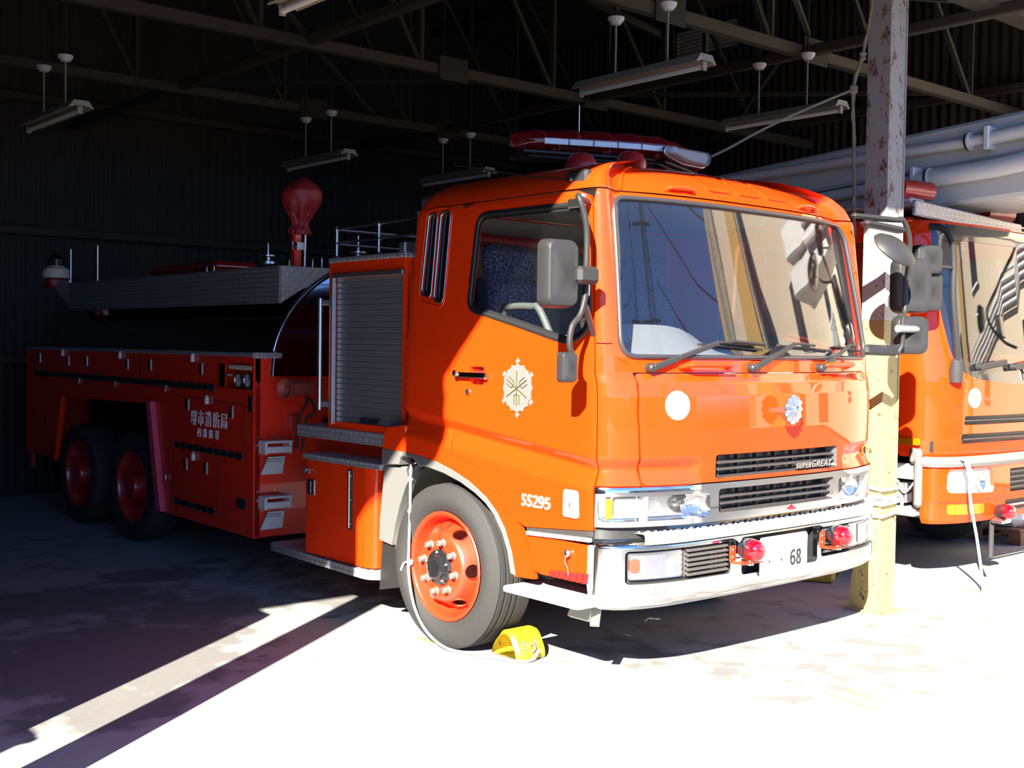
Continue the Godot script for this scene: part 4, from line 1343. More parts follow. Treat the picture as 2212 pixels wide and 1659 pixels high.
func make_body(tk: Node) -> void:
	# side panel with the wheel opening, then the front face
	var sidep := v2([-3.84, .345, -3.84, 1.735, -8.96, 1.735, -8.96, .62, -8.10, .62, -7.90, 1.22, -7.82, 1.25, -5.70, 1.29, -5.42, .36])
	var gauge := rrect(-4.42, 1.475, -3.875, 1.675, .006, 1)
	var f := func(u, v): return Vector3(-1.245, v, u)
	var sb := put("body_side", Mb.new().sheet(sidep, [gauge], f, .6, .5, .05, 1.0), M.body_red, tk)
	put("body_far_side", Mb.new().sheet(sidep, [], func(u, v): return Vector3(1.245, v, u), 1, 1, .05, -1.0), M.body_red, tk)
	put("body_front", Mb.new().box(Vector3(0, 1.04, -3.855), Vector3(2.48, 1.385, .03), .003), M.body_red, tk)
	put("body_rear", Mb.new().box(Vector3(0, 1.18, -8.945), Vector3(2.48, 1.11, .03), .003), M.body_red, tk)
	put("front_edge_trim", Mb.new().box(Vector3(-1.2455, 1.04, -3.842), Vector3(.012, 1.385, .012), .003), M.body_red, tk)
	put("deck", Mb.new().box(Vector3(0, 1.742, -6.40), Vector3(2.51, .03, 5.16), .006), M.chequer, tk)
	put("underbody", Mb.new().box(Vector3(.15, 1.0, -6.2), Vector3(1.6, .5, 5.0), .02), M.chassis, tk)
	put("chassis_rail", Mb.new().box(Vector3(-.42, .86, -4.4), Vector3(.08, .26, 8.4), .01).box(Vector3(.42, .86, -4.4), Vector3(.08, .26, 8.4), .01), M.chassis, tk)
	put("axle", Mb.new().tube([Vector3(-1.0, .5, -1.459), Vector3(1.0, .5, -1.459)], .07, 10).tube([Vector3(-1.0, .5, -6.24), Vector3(1.0, .5, -6.24)], .1, 10).tube([Vector3(-1.0, .5, -7.56), Vector3(1.0, .5, -7.56)], .1, 10), M.chassis, tk)
	put("engine_block", Mb.new().box(Vector3(0, .86, -1.25), Vector3(.9, .62, 1.6), .05), M.chassis, tk)
	put("wheel_arch_lining", Mb.new().box(Vector3(-1.0, 1.31, -6.78), Vector3(.44, .04, 2.2)), M.chassis, tk)
	# gauge panel
	var gp := put("gauge_panel", Mb.new().box(Vector3(-1.18, 1.575, -4.148), Vector3(.01, .2, .545)).ring(v3([-1.245, 1.475, -4.42, -1.245, 1.475, -3.875, -1.245, 1.675, -3.875, -1.245, 1.675, -4.42]), v3([-1.18, 1.475, -4.42, -1.18, 1.475, -3.875, -1.18, 1.675, -3.875, -1.18, 1.675, -4.42])), M.red, tk)
	put("gauge_board", Mb.new().box(Vector3(-1.185, 1.535, -4.06), Vector3(.02, .12, .34), .004), M.black, gp)
	for z in [-4.14, -3.99]:
		var t := out_side(-1.195, 1.54, z)
		var gd := put("gauge", Mb.new().lathe([Vector2(.06, 0), Vector2(.062, .03), Vector2(.052, .034), Vector2(.05, .03)], 24, t), M.steel, gp)
		put("gauge_dial", Mb.new().lathe([Vector2(.052, .022), Vector2(.03, .0225), Vector2(0, .023)], 24, t), M.white, gd)
		put("needle", Mb.new().bar(t * Vector3(0, .026, 0), t * Vector3(.032, .026, .028), .006, .003), M.black, gd)
	put("panel_lamp", Mb.new().tube([Vector3(-1.215, 1.643, -4.28), Vector3(-1.215, 1.640, -3.90)], .02, 10), M.cream, gp)
	put("panel_knob", Mb.new().lathe([Vector2(.018, 0), Vector2(.02, .02), Vector2(.012, .03), Vector2(0, .03)], 12, out_side(-1.18, 1.575, -4.36)), M.steel, gp)
	# flap doors on the side
	for z in [-7.82, -6.36, -4.86]:
		magnet(tk, 1.70, z)
	for q in [[1.64, -8.55], [1.625, -7.72], [1.63, -7.23], [1.62, -6.24], [1.625, -5.74], [1.615, -4.74], [1.31, -4.99], [1.29, -4.21], [.815, -5.02], [.81, -4.65]]:
		latch(tk, q[0], q[1])
	magnet(tk, 1.365, -4.60)
	magnet(tk, .89, -4.84)
	hinge(tk, 1.48, -8.70, 1.47, -4.49, .055)
	hinge(tk, .965, -5.22, .955, -4.02, .052)
	hinge(tk, .485, -5.22, .475, -4.47, .052)
	for z in [-7.4, -6.5, -5.4]:
		put("hinge_bracket", Mb.new().box(Vector3(-1.256, 1.445, z), Vector3(.014, .03, .05), .003).box(Vector3(-1.256, 1.42, z), Vector3(.01, .04, .012), .002), M.satin, tk)
	seam(tk, Vector2(-8.36, 1.73), Vector2(-8.36, .65))
	seam(tk, Vector2(-4.44, 1.73), Vector2(-4.44, 1.45))
	seam(tk, Vector2(-5.95, 1.73), Vector2(-5.95, 1.5))
	seam(tk, Vector2(-4.0, 1.36), Vector2(-4.0, .94))
	seam(tk, Vector2(-5.25, 1.38), Vector2(-4.0, 1.36))
	seam(tk, Vector2(-4.43, .92), Vector2(-4.43, .48))
	seam(tk, Vector2(-5.26, .92), Vector2(-5.26, .48))
	put("side_pocket", Mb.new().box(Vector3(-1.246, 1.365, -3.90), Vector3(.01, .12, .06), .002), M.black, tk)
	put("side_reflector", Mb.new().box(Vector3(-1.25, .59, -4.03), Vector3(.012, .08, .15), .004), M.chassis, tk)
	glyphs("city_lettering", ["sakai", "city", "quench", "prevent", "bureau"], M.decal, tk, side(-1.247, 1.155, -4.925), .105, .115, .135, .011)
	glyphs("station_lettering", ["west", "quench", "prevent", "station"], M.decal, tk, side(-1.247, 1.062, -4.80), .065, .066, .105, .007)
	# pinkish mudguard edge strip along the front of the rear wheel opening
	put("mudguard_strip", Mb.new().prism(v2([-5.73, 1.31, -5.63, 1.31, -5.405, .37, -5.515, .365]), -.02, .045, .008, side(-1.245, 0, 0)), M.pink, tk)
	put("ring_pull", Mb.new().tube(smooth(v3([-1.262, .72, -5.40, -1.262, .69, -5.37, -1.262, .64, -5.37, -1.262, .615, -5.40]), 4), .008, 6), M.steel, tk)
	put("mudguard_edge", Mb.new().prism(v2([-8.12, .60, -8.04, .60, -7.84, 1.27, -7.93, 1.27]), -.02, .02, .005, side(-1.245, 0, 0)), M.red, tk)
	put("rear_skirt", Mb.new().box(Vector3(-1.2, .9, -8.9), Vector3(.05, .9, .1), .01), M.dark_red, tk)
	put("grab_rod", Mb.new().tube([Vector3(-1.2, .66, -9.05), Vector3(-1.2, 1.28, -9.05)], .012, 8), M.steel, tk)
	# the front face: steps, horn, bolts
	folding_step(tk, 1.085)
	folding_step(tk, .665)
	var ht := Transform3D(Basis(Vector3(0, 1, 0), Vector3(-.94, 0, .34), Vector3(.34, 0, .94)).orthonormalized(), Vector3(-.95, 1.49, -3.70))
	var hn := put("loudhailer", Mb.new().lathe([Vector2(.055, -.12), Vector2(.06, 0), Vector2(.06, .10), Vector2(.062, .12), Vector2(.078, .16), Vector2(.074, .162), Vector2(.045, .12), Vector2(.02, .10), Vector2(.02, .13), Vector2(0, .135)], 28, ht), M.horn, tk)
	put("horn_cable", Mb.new().tube(smooth(v3([-.86, 1.43, -3.74, -.80, 1.38, -3.74, -.77, 1.30, -3.76, -.82, 1.24, -3.80, -.84, 1.10, -3.80, -.86, 1.0, -3.80])), .012, 6).tube(smooth(v3([-.82, 1.42, -3.76, -.86, 1.34, -3.76, -.90, 1.24, -3.78, -.90, 1.02, -3.80])), .010, 6), M.black, hn)
	put("horn_bracket", Mb.new().box(Vector3(-.93, 1.22, -3.815), Vector3(.06, .12, .05), .006), M.dark_red, hn)
	put("edge_cap", Mb.new().box(Vector3(-.9, 1.738, -3.83), Vector3(.74, .045, .03), .005), M.chequer, tk)
	# polished tank with its bright rim
	var rim := []
	var P := []
	for z in [-3.82, -3.83, -3.90, -8.5]:
		var r := []
		for k in 33:
			var a := PI * k / 32
			var sc := .985 if z > -3.825 else 1.0
			r.append(Vector3(-cos(a) * 1.115 * sc, 1.58 + sin(a) * .95 * sc, z))
		P.append(r)
	put("tank", Mb.new().grid(P), M.tank_steel, tk)
	var cap := []
	for t in [1.0, .9, .6, .3, .02]:
		var r := []
		for k in 33:
			var a := PI * k / 32
			r.append(Vector3(-cos(a) * 1.10 * t, 1.58 + sin(a) * .935 * t, -3.825 + .10 * (1.0 - t * t)))
		cap.append(r)
	put("tank_end", Mb.new().grid(cap), M.tank_steel, tk)
	for k in 33:
		var a := .20 + (PI - .40) * k / 32
		rim.append(Vector3(-cos(a) * 1.115, 1.58 + sin(a) * .95, -3.825))
	put("tank_rim", Mb.new().tube(rim, .022, 8), M.chrome, tk)
	# chequer-plate troughs along the top
	for s in [-1, 1]:
		var tp := put("hose_trough", Mb.new().box(Vector3(s * 1.03, 2.285, -6.06), Vector3(.02, .29, 4.44), .004), M.chequer_dull, tk)
		put("trough_front", Mb.new().prism(v2([-.0, .145, .50, .145, .50, .085, .18, -.035, .0, -.145]), -.01, .01, .003, Transform3D(Basis.IDENTITY if s < 0 else Basis(Vector3.UP, PI), Vector3(s * 1.03, 2.285, -3.84))), M.chequer, tp)
		put("trough_floor", Mb.new().box(Vector3(s * .8, 2.42, -6.06), Vector3(.44, .02, 4.4), .003), M.chequer_dull, tp)
		put("trough_tail", Mb.new().prism(v2([-8.28, 2.20, -8.28, 2.46, -8.92, 2.50]), -.01, .01, 0.0, side(s * 1.03, 0, 0)), M.chequer, tp)
	for z in [-7.58, -8.32]:
		put("guide_rod", Mb.new().tube([Vector3(-1.0, 2.43, z), Vector3(-1.0, 2.79, z)], .011, 8), M.steel, tk)
	var rb := put("rear_beacon", Mb.new().lathe([Vector2(.14, -.03), Vector2(.15, .02), Vector2(.13, .07), Vector2(.09, .09), Vector2(.085, .1), Vector2(.0, .1)], 24, Transform3D(Basis.IDENTITY, Vector3(-1.0, 2.53, -8.75))), M.cream, tk)
	put("beacon_dome", Mb.new().lathe([Vector2(.085, .1), Vector2(.09, .17), Vector2(.06, .22), Vector2(0, .23)], 20, Transform3D(Basis.IDENTITY, Vector3(-1.0, 2.53, -8.75))), M.glass_dark, rb)
	put("beacon_foot", Mb.new().box(Vector3(-1.0, 2.45, -8.75), Vector3(.2, .1, .2), .02), M.dark_red, rb)
	put("rear_light_bar", Mb.new().box(Vector3(-.2, 2.56, -6.9), Vector3(.5, .09, 1.5), .04), M.dark_red, tk)
	for q in [[-.7, -5.69], [-.65, -4.3], [-.55, -4.1]]:
		var x: float = q[0]
		var z: float = q[1]
		put("deck_hoop", Mb.new().tube(smooth(v3([x, 2.43, z - .07, x, 2.51, z - .07, x, 2.53, z - .05, x, 2.53, z + .05, x, 2.51, z + .07, x, 2.43, z + .07]), 4), .008, 6), M.steel, tk)
	var mf := put("manhole", Mb.new().lathe([Vector2(.07, 0), Vector2(.07, .02), Vector2(.02, .03), Vector2(.02, .06), Vector2(.07, .065), Vector2(.07, .075), Vector2(.01, .08), Vector2(.006, .18), Vector2(0, .18)], 18, Transform3D(Basis.IDENTITY, Vector3(-.5, 2.52, -5.0))), M.steel, tk)
	put("valve", Mb.new().lathe([Vector2(.07, 0), Vector2(.07, .02), Vector2(.02, .03), Vector2(.02, .06), Vector2(.07, .065), Vector2(.07, .075), Vector2(.01, .08), Vector2(.006, .2), Vector2(0, .2)], 18, Transform3D(Basis.IDENTITY, Vector3(-.55, 2.47, -3.5))), M.steel, mf)
	# searchlight mast under a red cloth cover
	var ms := put("searchlight_mast", Mb.new().box(Vector3(-.80, 2.61, -4.0), Vector3(.065, .40, .065), .01), M.bright_red, tk)
	put("mast_plate", Mb.new().box(Vector3(-.80, 2.60, -3.965), Vector3(.10, .06, .006), .002).box(Vector3(-.835, 2.60, -3.965), Vector3(.04, .06, .006), .002), M.pipe_white, ms)
	put("plate_knob", Mb.new().lathe([Vector2(.016, 0), Vector2(.012, .01), Vector2(0, .01)], 12, Transform3D(Basis(Vector3(1, 0, 0), Vector3(0, 0, 1), Vector3(0, -1, 0)), Vector3(-.84, 2.592, -3.96))), M.black, ms)
	put("mast_rod", Mb.new().tube([Vector3(-.755, 2.44, -3.95), Vector3(-.75, 2.70, -3.95), Vector3(-.755, 2.74, -3.96)], .010, 8), M.steel, ms)
	var nz := noise(77, 1.0, 3)
	var C := []
	var ch := [2.69, .07, 2.72, .085, 2.75, .06, 2.78, .055, 2.83, .085, 2.90, .125, 2.97, .155, 3.03, .155, 3.08, .115, 3.12, .06, 3.145, .015]
	for i in 34:
		var y := 2.69 + .455 * i / 33
		var r := []
		for k in 40:
			var a := TAU * k / 40
			var fold := 1.0 + .16 * sin(a * 9.0 + y * 14.0 + nz.get_noise_2d(k * .1, y * 6) * 5.0) * smoothstep(3.02, 2.74, y) + .10 * nz.get_noise_3d(cos(a) * 1.4, y * 7.0, sin(a) * 1.4)
			var rad := look(ch, y) * fold
			r.append(Vector3(-.77 + cos(a) * rad * 1.06 + (y - 2.75) * .06, y, -4.0 + sin(a) * rad))
		C.append(r)
	put("lamp_cover", Mb.new().grid(C, true), M.cloth_red, ms)
	# --- equipment cabinet behind the cab with the roller shutter
	put("cabinet_body", Mb.new().box(Vector3(0, 1.86, -2.40), Vector3(2.30, 1.10, .86), .01), M.red, tk)
	var fr := put("shutter_frame", Mb.new().sheet(v2([-2.86, 1.22, -1.965, 1.22, -1.965, 2.40, -2.86, 2.40]), [v2([-2.80, 1.30, -1.98, 1.30, -1.98, 2.285, -2.80, 2.285])], func(u, v): return Vector3(-1.20, v, u), .3, .3, .06), M.red, tk)
	put("shutter_rail", Mb.new().box(Vector3(-1.205, 1.79, -2.795), Vector3(.03, 1.02, .022), .004).box(Vector3(-1.205, 2.30, -2.38), Vector3(.03, .03, .84), .004), M.satin, fr)
	var sh := put("roller_shutter", Mb.new().box(Vector3(-1.165, 1.79, -2.38), Vector3(.01, 1.0, .83)), M.chassis, tk)
	var slat := Mb.new().prism(v2([-.41, -.0185, .41, -.0185, .41, .0185, -.41, .0185]), 0, .012, .004).mesh(M.shutter)
	for k in 26:
		share("slat", slat, sh, side(-1.172, 1.315 + k * .0385, -2.385))
	put("shutter_handle", Mb.new().box(Vector3(-1.195, 1.325, -2.34), Vector3(.02, .035, .24), .006), M.black, sh)
	put("cabinet_top", Mb.new().box(Vector3(0, 2.41, -2.40), Vector3(2.42, .035, .92), .008), M.chequer, tk)
	var rl := put("roof_rail", Mb.new().tube([Vector3(-1.13, 2.635, -2.90), Vector3(-1.13, 2.645, -1.97)], .011, 8).tube([Vector3(-1.13, 2.535, -2.88), Vector3(-1.13, 2.545, -1.97)], .009, 8), M.steel, tk)
	put("roof_rail_cross", Mb.new().tube([Vector3(-1.13, 2.63, -2.88), Vector3(.9, 2.63, -2.88)], .011, 8).tube([Vector3(-1.13, 2.53, -2.88), Vector3(.9, 2.53, -2.88)], .009, 8), M.steel, rl)
	for z in [-2.88, -2.36]:
		put("rail_post", Mb.new().tube([Vector3(-1.13, 2.42, z), Vector3(-1.13, 2.635, z)], .012, 8).lathe([Vector2(.026, 0), Vector2(.022, .012), Vector2(.012, .02)], 12, Transform3D(Basis.IDENTITY, Vector3(-1.13, 2.428, z))).lathe([Vector2(.017, -.016), Vector2(.019, 0), Vector2(.012, .016), Vector2(0, .018)], 12, Transform3D(Basis.IDENTITY, Vector3(-1.13, 2.637, z))), M.steel, rl)
	put("roof_locker", Mb.new().box(Vector3(-.75, 2.49, -2.55), Vector3(.12, .13, .08), .01), M.steel, tk)
	var hr := put("hand_rail", Mb.new().tube([Vector3(-1.235, 2.15, -2.92), Vector3(-1.235, 1.375, -2.92)], .019, 12), M.steel, tk)
	for y in [2.12, 1.415]:
		put("rail_bracket", Mb.new().bar(Vector3(-1.235, y, -2.92), Vector3(-1.19, y, -2.84), .02, .04, .005).box(Vector3(-1.20, y, -2.83), Vector3(.02, .09, .03), .005), M.satin, hr)
	# --- treads and the locker below
	put("upper_tread", Mb.new().box(Vector3(-.93, 1.21, -2.68), Vector3(.56, .085, 1.18), .006), M.chequer, tk)
	put("lower_back_panel", Mb.new().box(Vector3(-1.0, .80, -2.75), Vector3(.06, .76, 1.3), .004), M.red, tk)
	var lk := put("locker", Mb.new().prism(rounded(v2([-3.11, -.98, -2.40, -.98, -2.24, -.98, -2.24, -1.20, -2.31, -1.245, -3.11, -1.245]), .05, 5), .355, 1.015, .004, Transform3D(Basis(Vector3(0, 0, 1), Vector3(1, 0, 0), Vector3(0, 1, 0)), Vector3.ZERO)), M.red, tk)
	put("locker_hinge", Mb.new().box(Vector3(-1.25, .79, -2.495), Vector3(.012, .40, .05), .002), M.black, lk)
	put("hinge_pin", Mb.new().tube([Vector3(-1.258, .60, -2.495), Vector3(-1.258, .985, -2.495)], .008, 8), M.steel, lk)
	var hb := Mb.new()
	for y in [.63, .79, .95]:
		hb.lathe([Vector2(.006, 0), Vector2(.004, .003), Vector2(0, .003)], 6, out_side(-1.256, y, -2.48)).lathe([Vector2(.006, 0), Vector2(.004, .003), Vector2(0, .003)], 6, out_side(-1.256, y, -2.512))
	put("hinge_screws", hb, M.steel, lk).set_meta("kind", "stuff")
	var ll := put("locker_latch", Mb.new().box(Vector3(-1.248, .825, -3.0), Vector3(.01, .11, .10), .004), M.steel, lk)
	put("latch_pocket", Mb.new().box(Vector3(-1.2535, .825, -3.0), Vector3(.004, .095, .085), .001), M.black, ll)
	put("latch_bar", Mb.new().box(Vector3(-1.256, .825, -3.0), Vector3(.006, .085, .02), .002), M.satin, ll)
	put("locker_lock", Mb.new().lathe([Vector2(.018, 0), Vector2(.016, .03), Vector2(0, .03)], 12, out_side(-1.245, .94, -3.05)).box(Vector3(-1.265, .93, -3.02), Vector3(.012, .02, .06), .004), M.satin, lk)
	put("middle_tread", Mb.new().box(Vector3(-1.08, 1.038, -2.62), Vector3(.35, .04, .98), .004).box(Vector3(-.925, 1.075, -2.5), Vector3(.02, .08, .7), .003), M.chequer, tk)
	put("bottom_tread", Mb.new().prism(rounded(v2([-3.64, -.82, -2.17, -.82, -2.17, -1.18, -2.24, -1.275, -2.50, -1.275, -3.64, -1.23]), .06, 4), .29, .345, .004, Transform3D(Basis(Vector3(0, 0, 1), Vector3(1, 0, 0), Vector3(0, 1, 0)), Vector3.ZERO)), M.chequer, tk)
	put("tread_post", Mb.new().box(Vector3(-1.0, .48, -3.2), Vector3(.08, .3, .06), .006), M.satin, tk)
	put("air_tank", Mb.new().tube([Vector3(-1.14, .55, -2.06), Vector3(-.55, .55, -2.06)], .13, 20).lathe([Vector2(.13, 0), Vector2(.10, .04), Vector2(0, .055)], 20, out_side(-1.14, .55, -2.06)), M.cream, tk)
	put("frame_filler", Mb.new().box(Vector3(-.75, .80, -2.1), Vector3(.5, .5, .14), .02), M.chassis, tk)

# ---------------------------------------------------------------- second truck
func make_second_truck() -> void:
	var O := Vector3(4.04, .02, -.46)
	var tk := thing("fire_truck", "red-orange fire truck with a black-framed windscreen and white boom, parked right of the yellow pillar", "fire truck", O)
	var w := walk([0, .02, .5, .012, .9, -.03, 1.08, -.085, 1.19, -.17, 1.24, -.27, 1.25, -.4, 1.25, -.9, 1.25, -1.7, 1.25, -2.0])
	var e: float = w[1][w[1].size() - 1]
	var lean := func(o): return func(u, y):
		var p := along(w, u)
		var q := along(w, u + .01)
		var r := along(w, u - .01)
		p += Vector2(-(q.y - r.y), q.x - r.x).normalized() * (o + look([.98, -.03, 1.03, -.004, 1.10, 0.0, 1.9, 0.0], y))
		var k := smoothstep(-1.2, -.3, p.y)
		return Vector3(p.x * (1.0 - look([1.9, 0.0, 2.8, .03, 2.95, .08], y)), y, p.y + look([1.6, 0.0, 2.75, -.14, 2.86, -.20, 2.95, -.42], y) * k)
	var U := func(x): return wx(w, x)
	var dark := rounded(wpoly(w, v2([-1.13, 2.45, -1.09, 2.1, -1.03, 1.80, -.95, 1.67, -.75, 1.60, 0, 1.55, .75, 1.60, .95, 1.67, 1.03, 1.80, 1.09, 2.1, 1.13, 2.45, 1.12, 2.835, -1.12, 2.835])), .06)
	var g1 := wpoly(w, rounded(v2([-.91, 1.245, .91, 1.245, .90, 1.315, -.90, 1.315]), .02))
	var g2 := wpoly(w, rounded(v2([-.94, 1.095, .94, 1.095, .93, 1.175, -.93, 1.175]), .02))
	var seam_u: float = -absf(U.call(-1.246)) - .05
	var front := PackedVector2Array([Vector2(seam_u, .99), Vector2(-seam_u, .99), Vector2(-seam_u, 2.85), Vector2(seam_u, 2.85)])
	put("cab_front", Mb.new().sheet(front, [dark, g1, g2], lean.call(0.0), .06, .05, .03), M.red, tk)
	var ws := put("windscreen", Mb.new().sheet(dark, [], lean.call(-.01), .08, .06), M.glass, tk)
	put("inner_face", Mb.new().sheet(dark, [], lean.call(-.017), .08, .06), M.glass, ws)
	var fringe := rounded(wpoly(w, v2([-1.09, 2.70, -1.08, 2.40, -1.03, 2.08, -.96, 1.80, -.86, 1.735, .86, 1.735, .96, 1.80, 1.03, 2.08, 1.08, 2.40, 1.09, 2.70])), .06)
	put("windscreen_band", Mb.new().sheet(dark, [fringe], lean.call(-.008), .08, .05), M.gloss_black, tk)
	for g in [g1, g2]:
		var sl := put("grille_slot", Mb.new().sheet(g, [], lean.call(-.05), .15, .1).ring(walk_loop(lean.call(0.0), g), walk_loop(lean.call(-.05), g)), M.black, tk)
		var gy: float = (g[0].y + 1.16) / 2.0 if false else (1.275 if g == g1 else 1.13)
		put("slat", Mb.new().bar(lean.call(-.02).call(U.call(-.88), gy), lean.call(-.02).call(U.call(0.0), gy), .02, .014, .003).bar(lean.call(-.02).call(U.call(0.0), gy), lean.call(-.02).call(U.call(.88), gy), .02, .014, .003), M.grille_grey, sl)
	var door := PackedVector2Array([Vector2(seam_u - .006, 1.0), Vector2(seam_u - .006, 2.86), Vector2(-e, 2.86), Vector2(-e, 1.0)])
	var win := rounded(PackedVector2Array([Vector2(seam_u - .05, 1.80), Vector2(seam_u - .02, 2.70), Vector2(-e + .25, 2.70), Vector2(-e + .25, 1.80)]), .07)
	var d := put("door", Mb.new().sheet(door, [win], lean.call(.002), .1, .08, .03), M.red, tk)
	put("door_glass", Mb.new().sheet(win, [], lean.call(-.01), .2, .2), M.glass_dark, d)
	put("door_crease", Mb.new().bar(lean.call(.003).call(seam_u - .01, 1.36), lean.call(.003).call(-e + .1, 1.42), .01, .006), M.dark_red, d)
	put("side_marker", Mb.new().prism(rounded(v2([-.42, 1.085, -.21, 1.085, -.21, 1.14, -.42, 1.14]), .02), -.004, .012, .004, side(-1.252, 0, 0)), M.amber, d)
	var fd := mirrored(door)
	put("far_door", Mb.new().sheet(fd, [mirrored(win)], lean.call(.002), .15, .1), M.red, tk)
	put("far_glass", Mb.new().sheet(mirrored(win), [], lean.call(-.01), .2, .2), M.glass_dark, tk)
	put("cab_back", Mb.new().box(Vector3(0, 1.9, -2.0), Vector3(2.48, 1.9, .05)), M.red, tk)
	put("cab_floor", Mb.new().box(Vector3(0, 1.08, -1.0), Vector3(2.36, .08, 1.7)), M.chassis, tk)
	put("roof_panel", Mb.new().box(Vector3(0, 2.85, -1.20), Vector3(2.36, .06, 1.64), .03), M.red, tk)
	put("dashboard", Mb.new().box(Vector3(0, 1.5, -.42), Vector3(2.2, .42, .45), .08), M.dash, tk)
	for x in [-.62, .6]:
		put("seat", Mb.new().box(Vector3(x, 1.85, -1.5), Vector3(.5, .8, .15), .05).box(Vector3(x, 1.5, -1.2), Vector3(.5, .15, .5), .04), M.seat_plain, tk)
	# badges
	put("inspection_disc", Mb.new().sheet(disc(U.call(-.79), 1.455, .078, 26), [], lean.call(.004), .05, .05, .004), M.decal, tk)
	put("badge_line", Mb.new().box(lean.call(.006).call(U.call(-.79), 1.46), Vector3(.08, .012, .002), 0.0, Basis(Vector3.UP, -.22)), M.hivis, tk)
	text("badge_letter", "N", M.decal, tk, Transform3D(Basis.IDENTITY, Vector3(-.01, 1.645, .026)), .15, .012)
	# bumper
	var bw := walk([0, .06, .6, .055, .95, .02, 1.1, -.03, 1.2, -.08, 1.245, -.13, 1.25, -.20])
	var be: float = bw[1][bw[1].size() - 1]
	var hl := wpoly(bw, rounded(v2([-1.13, .725, -.57, .705, -.59, .905, -1.12, .905]), .05))
	var am := wpoly(bw, rounded(v2([-1.13, .555, -.72, .545, -.72, .625, -1.13, .635]), .03))
	var mg := wpoly(bw, rrect(-.32, .69, .32, .88, .02))
	var lg := wpoly(bw, v2([-.42, .53, .42, .53, .40, .63, -.40, .63]))
	var bf := on_walk(bw, [.48, -.03, .52, 0.0, .62, .0, .93, -.01])
	var bp := put("bumper", Mb.new().sheet(v2([-be, .48, be, .48, be, .93, -be, .93]), [hl, am, mg, lg], bf, .06, .05, .03), M.red, tk)
	put("bumper_split", Mb.new().sheet(v2([-be, .645, 0, .66, 0, .665, -be, .651]), [], on_walk(bw, [.4, .002], 0.0), .08, .02), M.dark_red, bp)
	put("bumper_cap", Mb.new().sheet(v2([-be, .925, be, .925, be, 1.0, -be, 1.0]), [], on_walk(bw, [.92, .012, .95, .022, .985, .0, 1.0, -.05]), .06, .02, .03), M.fender_grey, bp)
	put("corner_guard", Mb.new().box(Vector3(-1.255, .80, -.22), Vector3(.06, .40, .07), .025).box(Vector3(-1.24, 1.0, -.25), Vector3(.06, .12, .10), .02), M.fender_grey, bp)
	for s in [1, -1]:
		var h: PackedVector2Array = hl if s > 0 else mirrored(hl)
		if s < 0:
			continue
		var hd := put("headlamp", Mb.new().sheet(h, [], on_walk(bw, [.4, -.04]), .06, .06).ring(walk_loop(bf, h), walk_loop(on_walk(bw, [.4, -.04]), h)), M.white, bp)
		put("lens", Mb.new().sheet(h, [], on_walk(bw, [.4, -.004]), .08, .08), M.lens, hd)
		put("reflector", Mb.new().lathe([Vector2(0, 0), Vector2(.05, .01), Vector2(.075, .035)], 20, Transform3D(Basis(Vector3(1, 0, 0), Vector3(0, 0, 1), Vector3(0, -1, 0)), Vector3(-.75, .80, .0))), M.chrome, hd)
	put("turn_signal", Mb.new().sheet(am, [], on_walk(bw, [.4, .006]), .06, .04, .02), M.amber, bp)
	var bg := put("bumper_grille", Mb.new().sheet(mg, [], on_walk(bw, [.4, -.05]), .1, .1).ring(walk_loop(bf, mg), walk_loop(on_walk(bw, [.4, -.05]), mg)), M.black, bp)
	for k in 4:
		put("slat", Mb.new().box(Vector3(.0, .725 + k * .042, .045), Vector3(.62, .012, .03), .003), M.grille_grey, bg)
	var lo := put("lower_slot", Mb.new().sheet(lg, [], on_walk(bw, [.4, -.05]), .1, .1), M.black, bp)
	put("slat", Mb.new().box(Vector3(.0, .58, .045), Vector3(.8, .014, .03), .003), M.satin, lo)
	var bt := Transform3D(Basis(Vector3(1, 0, 0), Vector3(0, 0, 1), Vector3(0, -1, 0)), Vector3(-.55, .555, .10))
	var bc := put("beacon_lamp", Mb.new().lathe([Vector2(.055, .03), Vector2(.06, .04), Vector2(.056, .085), Vector2(.04, .11), Vector2(0, .115)], 24, bt), M.lamp_red, tk)
	put("beacon_body", Mb.new().lathe([Vector2(0, -.04), Vector2(.05, -.03), Vector2(.064, .02), Vector2(.062, .036)], 24, bt), M.gloss_black, bc)
	put("beacon_foot", Mb.new().box(Vector3(-.54, .475, .10), Vector3(.14, .03, .1), .008), M.steel, bc)
	# steps below the door, wheel, frame
	put("upper_step", Mb.new().box(Vector3(-1.14, .84, -.55), Vector3(.22, .05, .6), .008).box(Vector3(-1.2, .90, -.55), Vector3(.04, .07, .6), .008), M.white, tk)
	put("lower_step", Mb.new().box(Vector3(-1.14, .555, -.50), Vector3(.22, .06, .5), .01), M.white, tk)
	put("step_box", Mb.new().box(Vector3(-1.12, .70, -.55), Vector3(.16, .16, .4), .01), M.satin, tk)
	put("step_chain", Mb.new().tube(smooth(v3([-1.21, .80, -.42, -1.22, .72, -.38, -1.22, .71, -.34, -1.21, .79, -.28])), .008, 6), M.white, tk)
	put("underbody", Mb.new().box(Vector3(0, .72, -1.6), Vector3(1.9, .5, 2.8), .03), M.chassis, tk)
	put("body", Mb.new().box(Vector3(0, 1.35, -5.4), Vector3(2.46, 1.6, 6.4), .02), M.red, tk)
	for s in [-1, 1]:
		for z in [-1.25, -6.2]:
			put("wheel", Mb.new().lathe([Vector2(0, -.12), Vector2(.2, -.12), Vector2(.3, .0), Vector2(.33, .02), Vector2(.44, .04), Vector2(.49, .0), Vector2(.5, -.05), Vector2(.5, -.22), Vector2(.4, -.26), Vector2(0, -.26)], 40, Transform3D(Basis(Vector3(0, 1, 0), Vector3(s, 0, 0), Vector3(0, 0, -s)), Vector3(s * 1.17, .5, z))), M.rubber, tk)
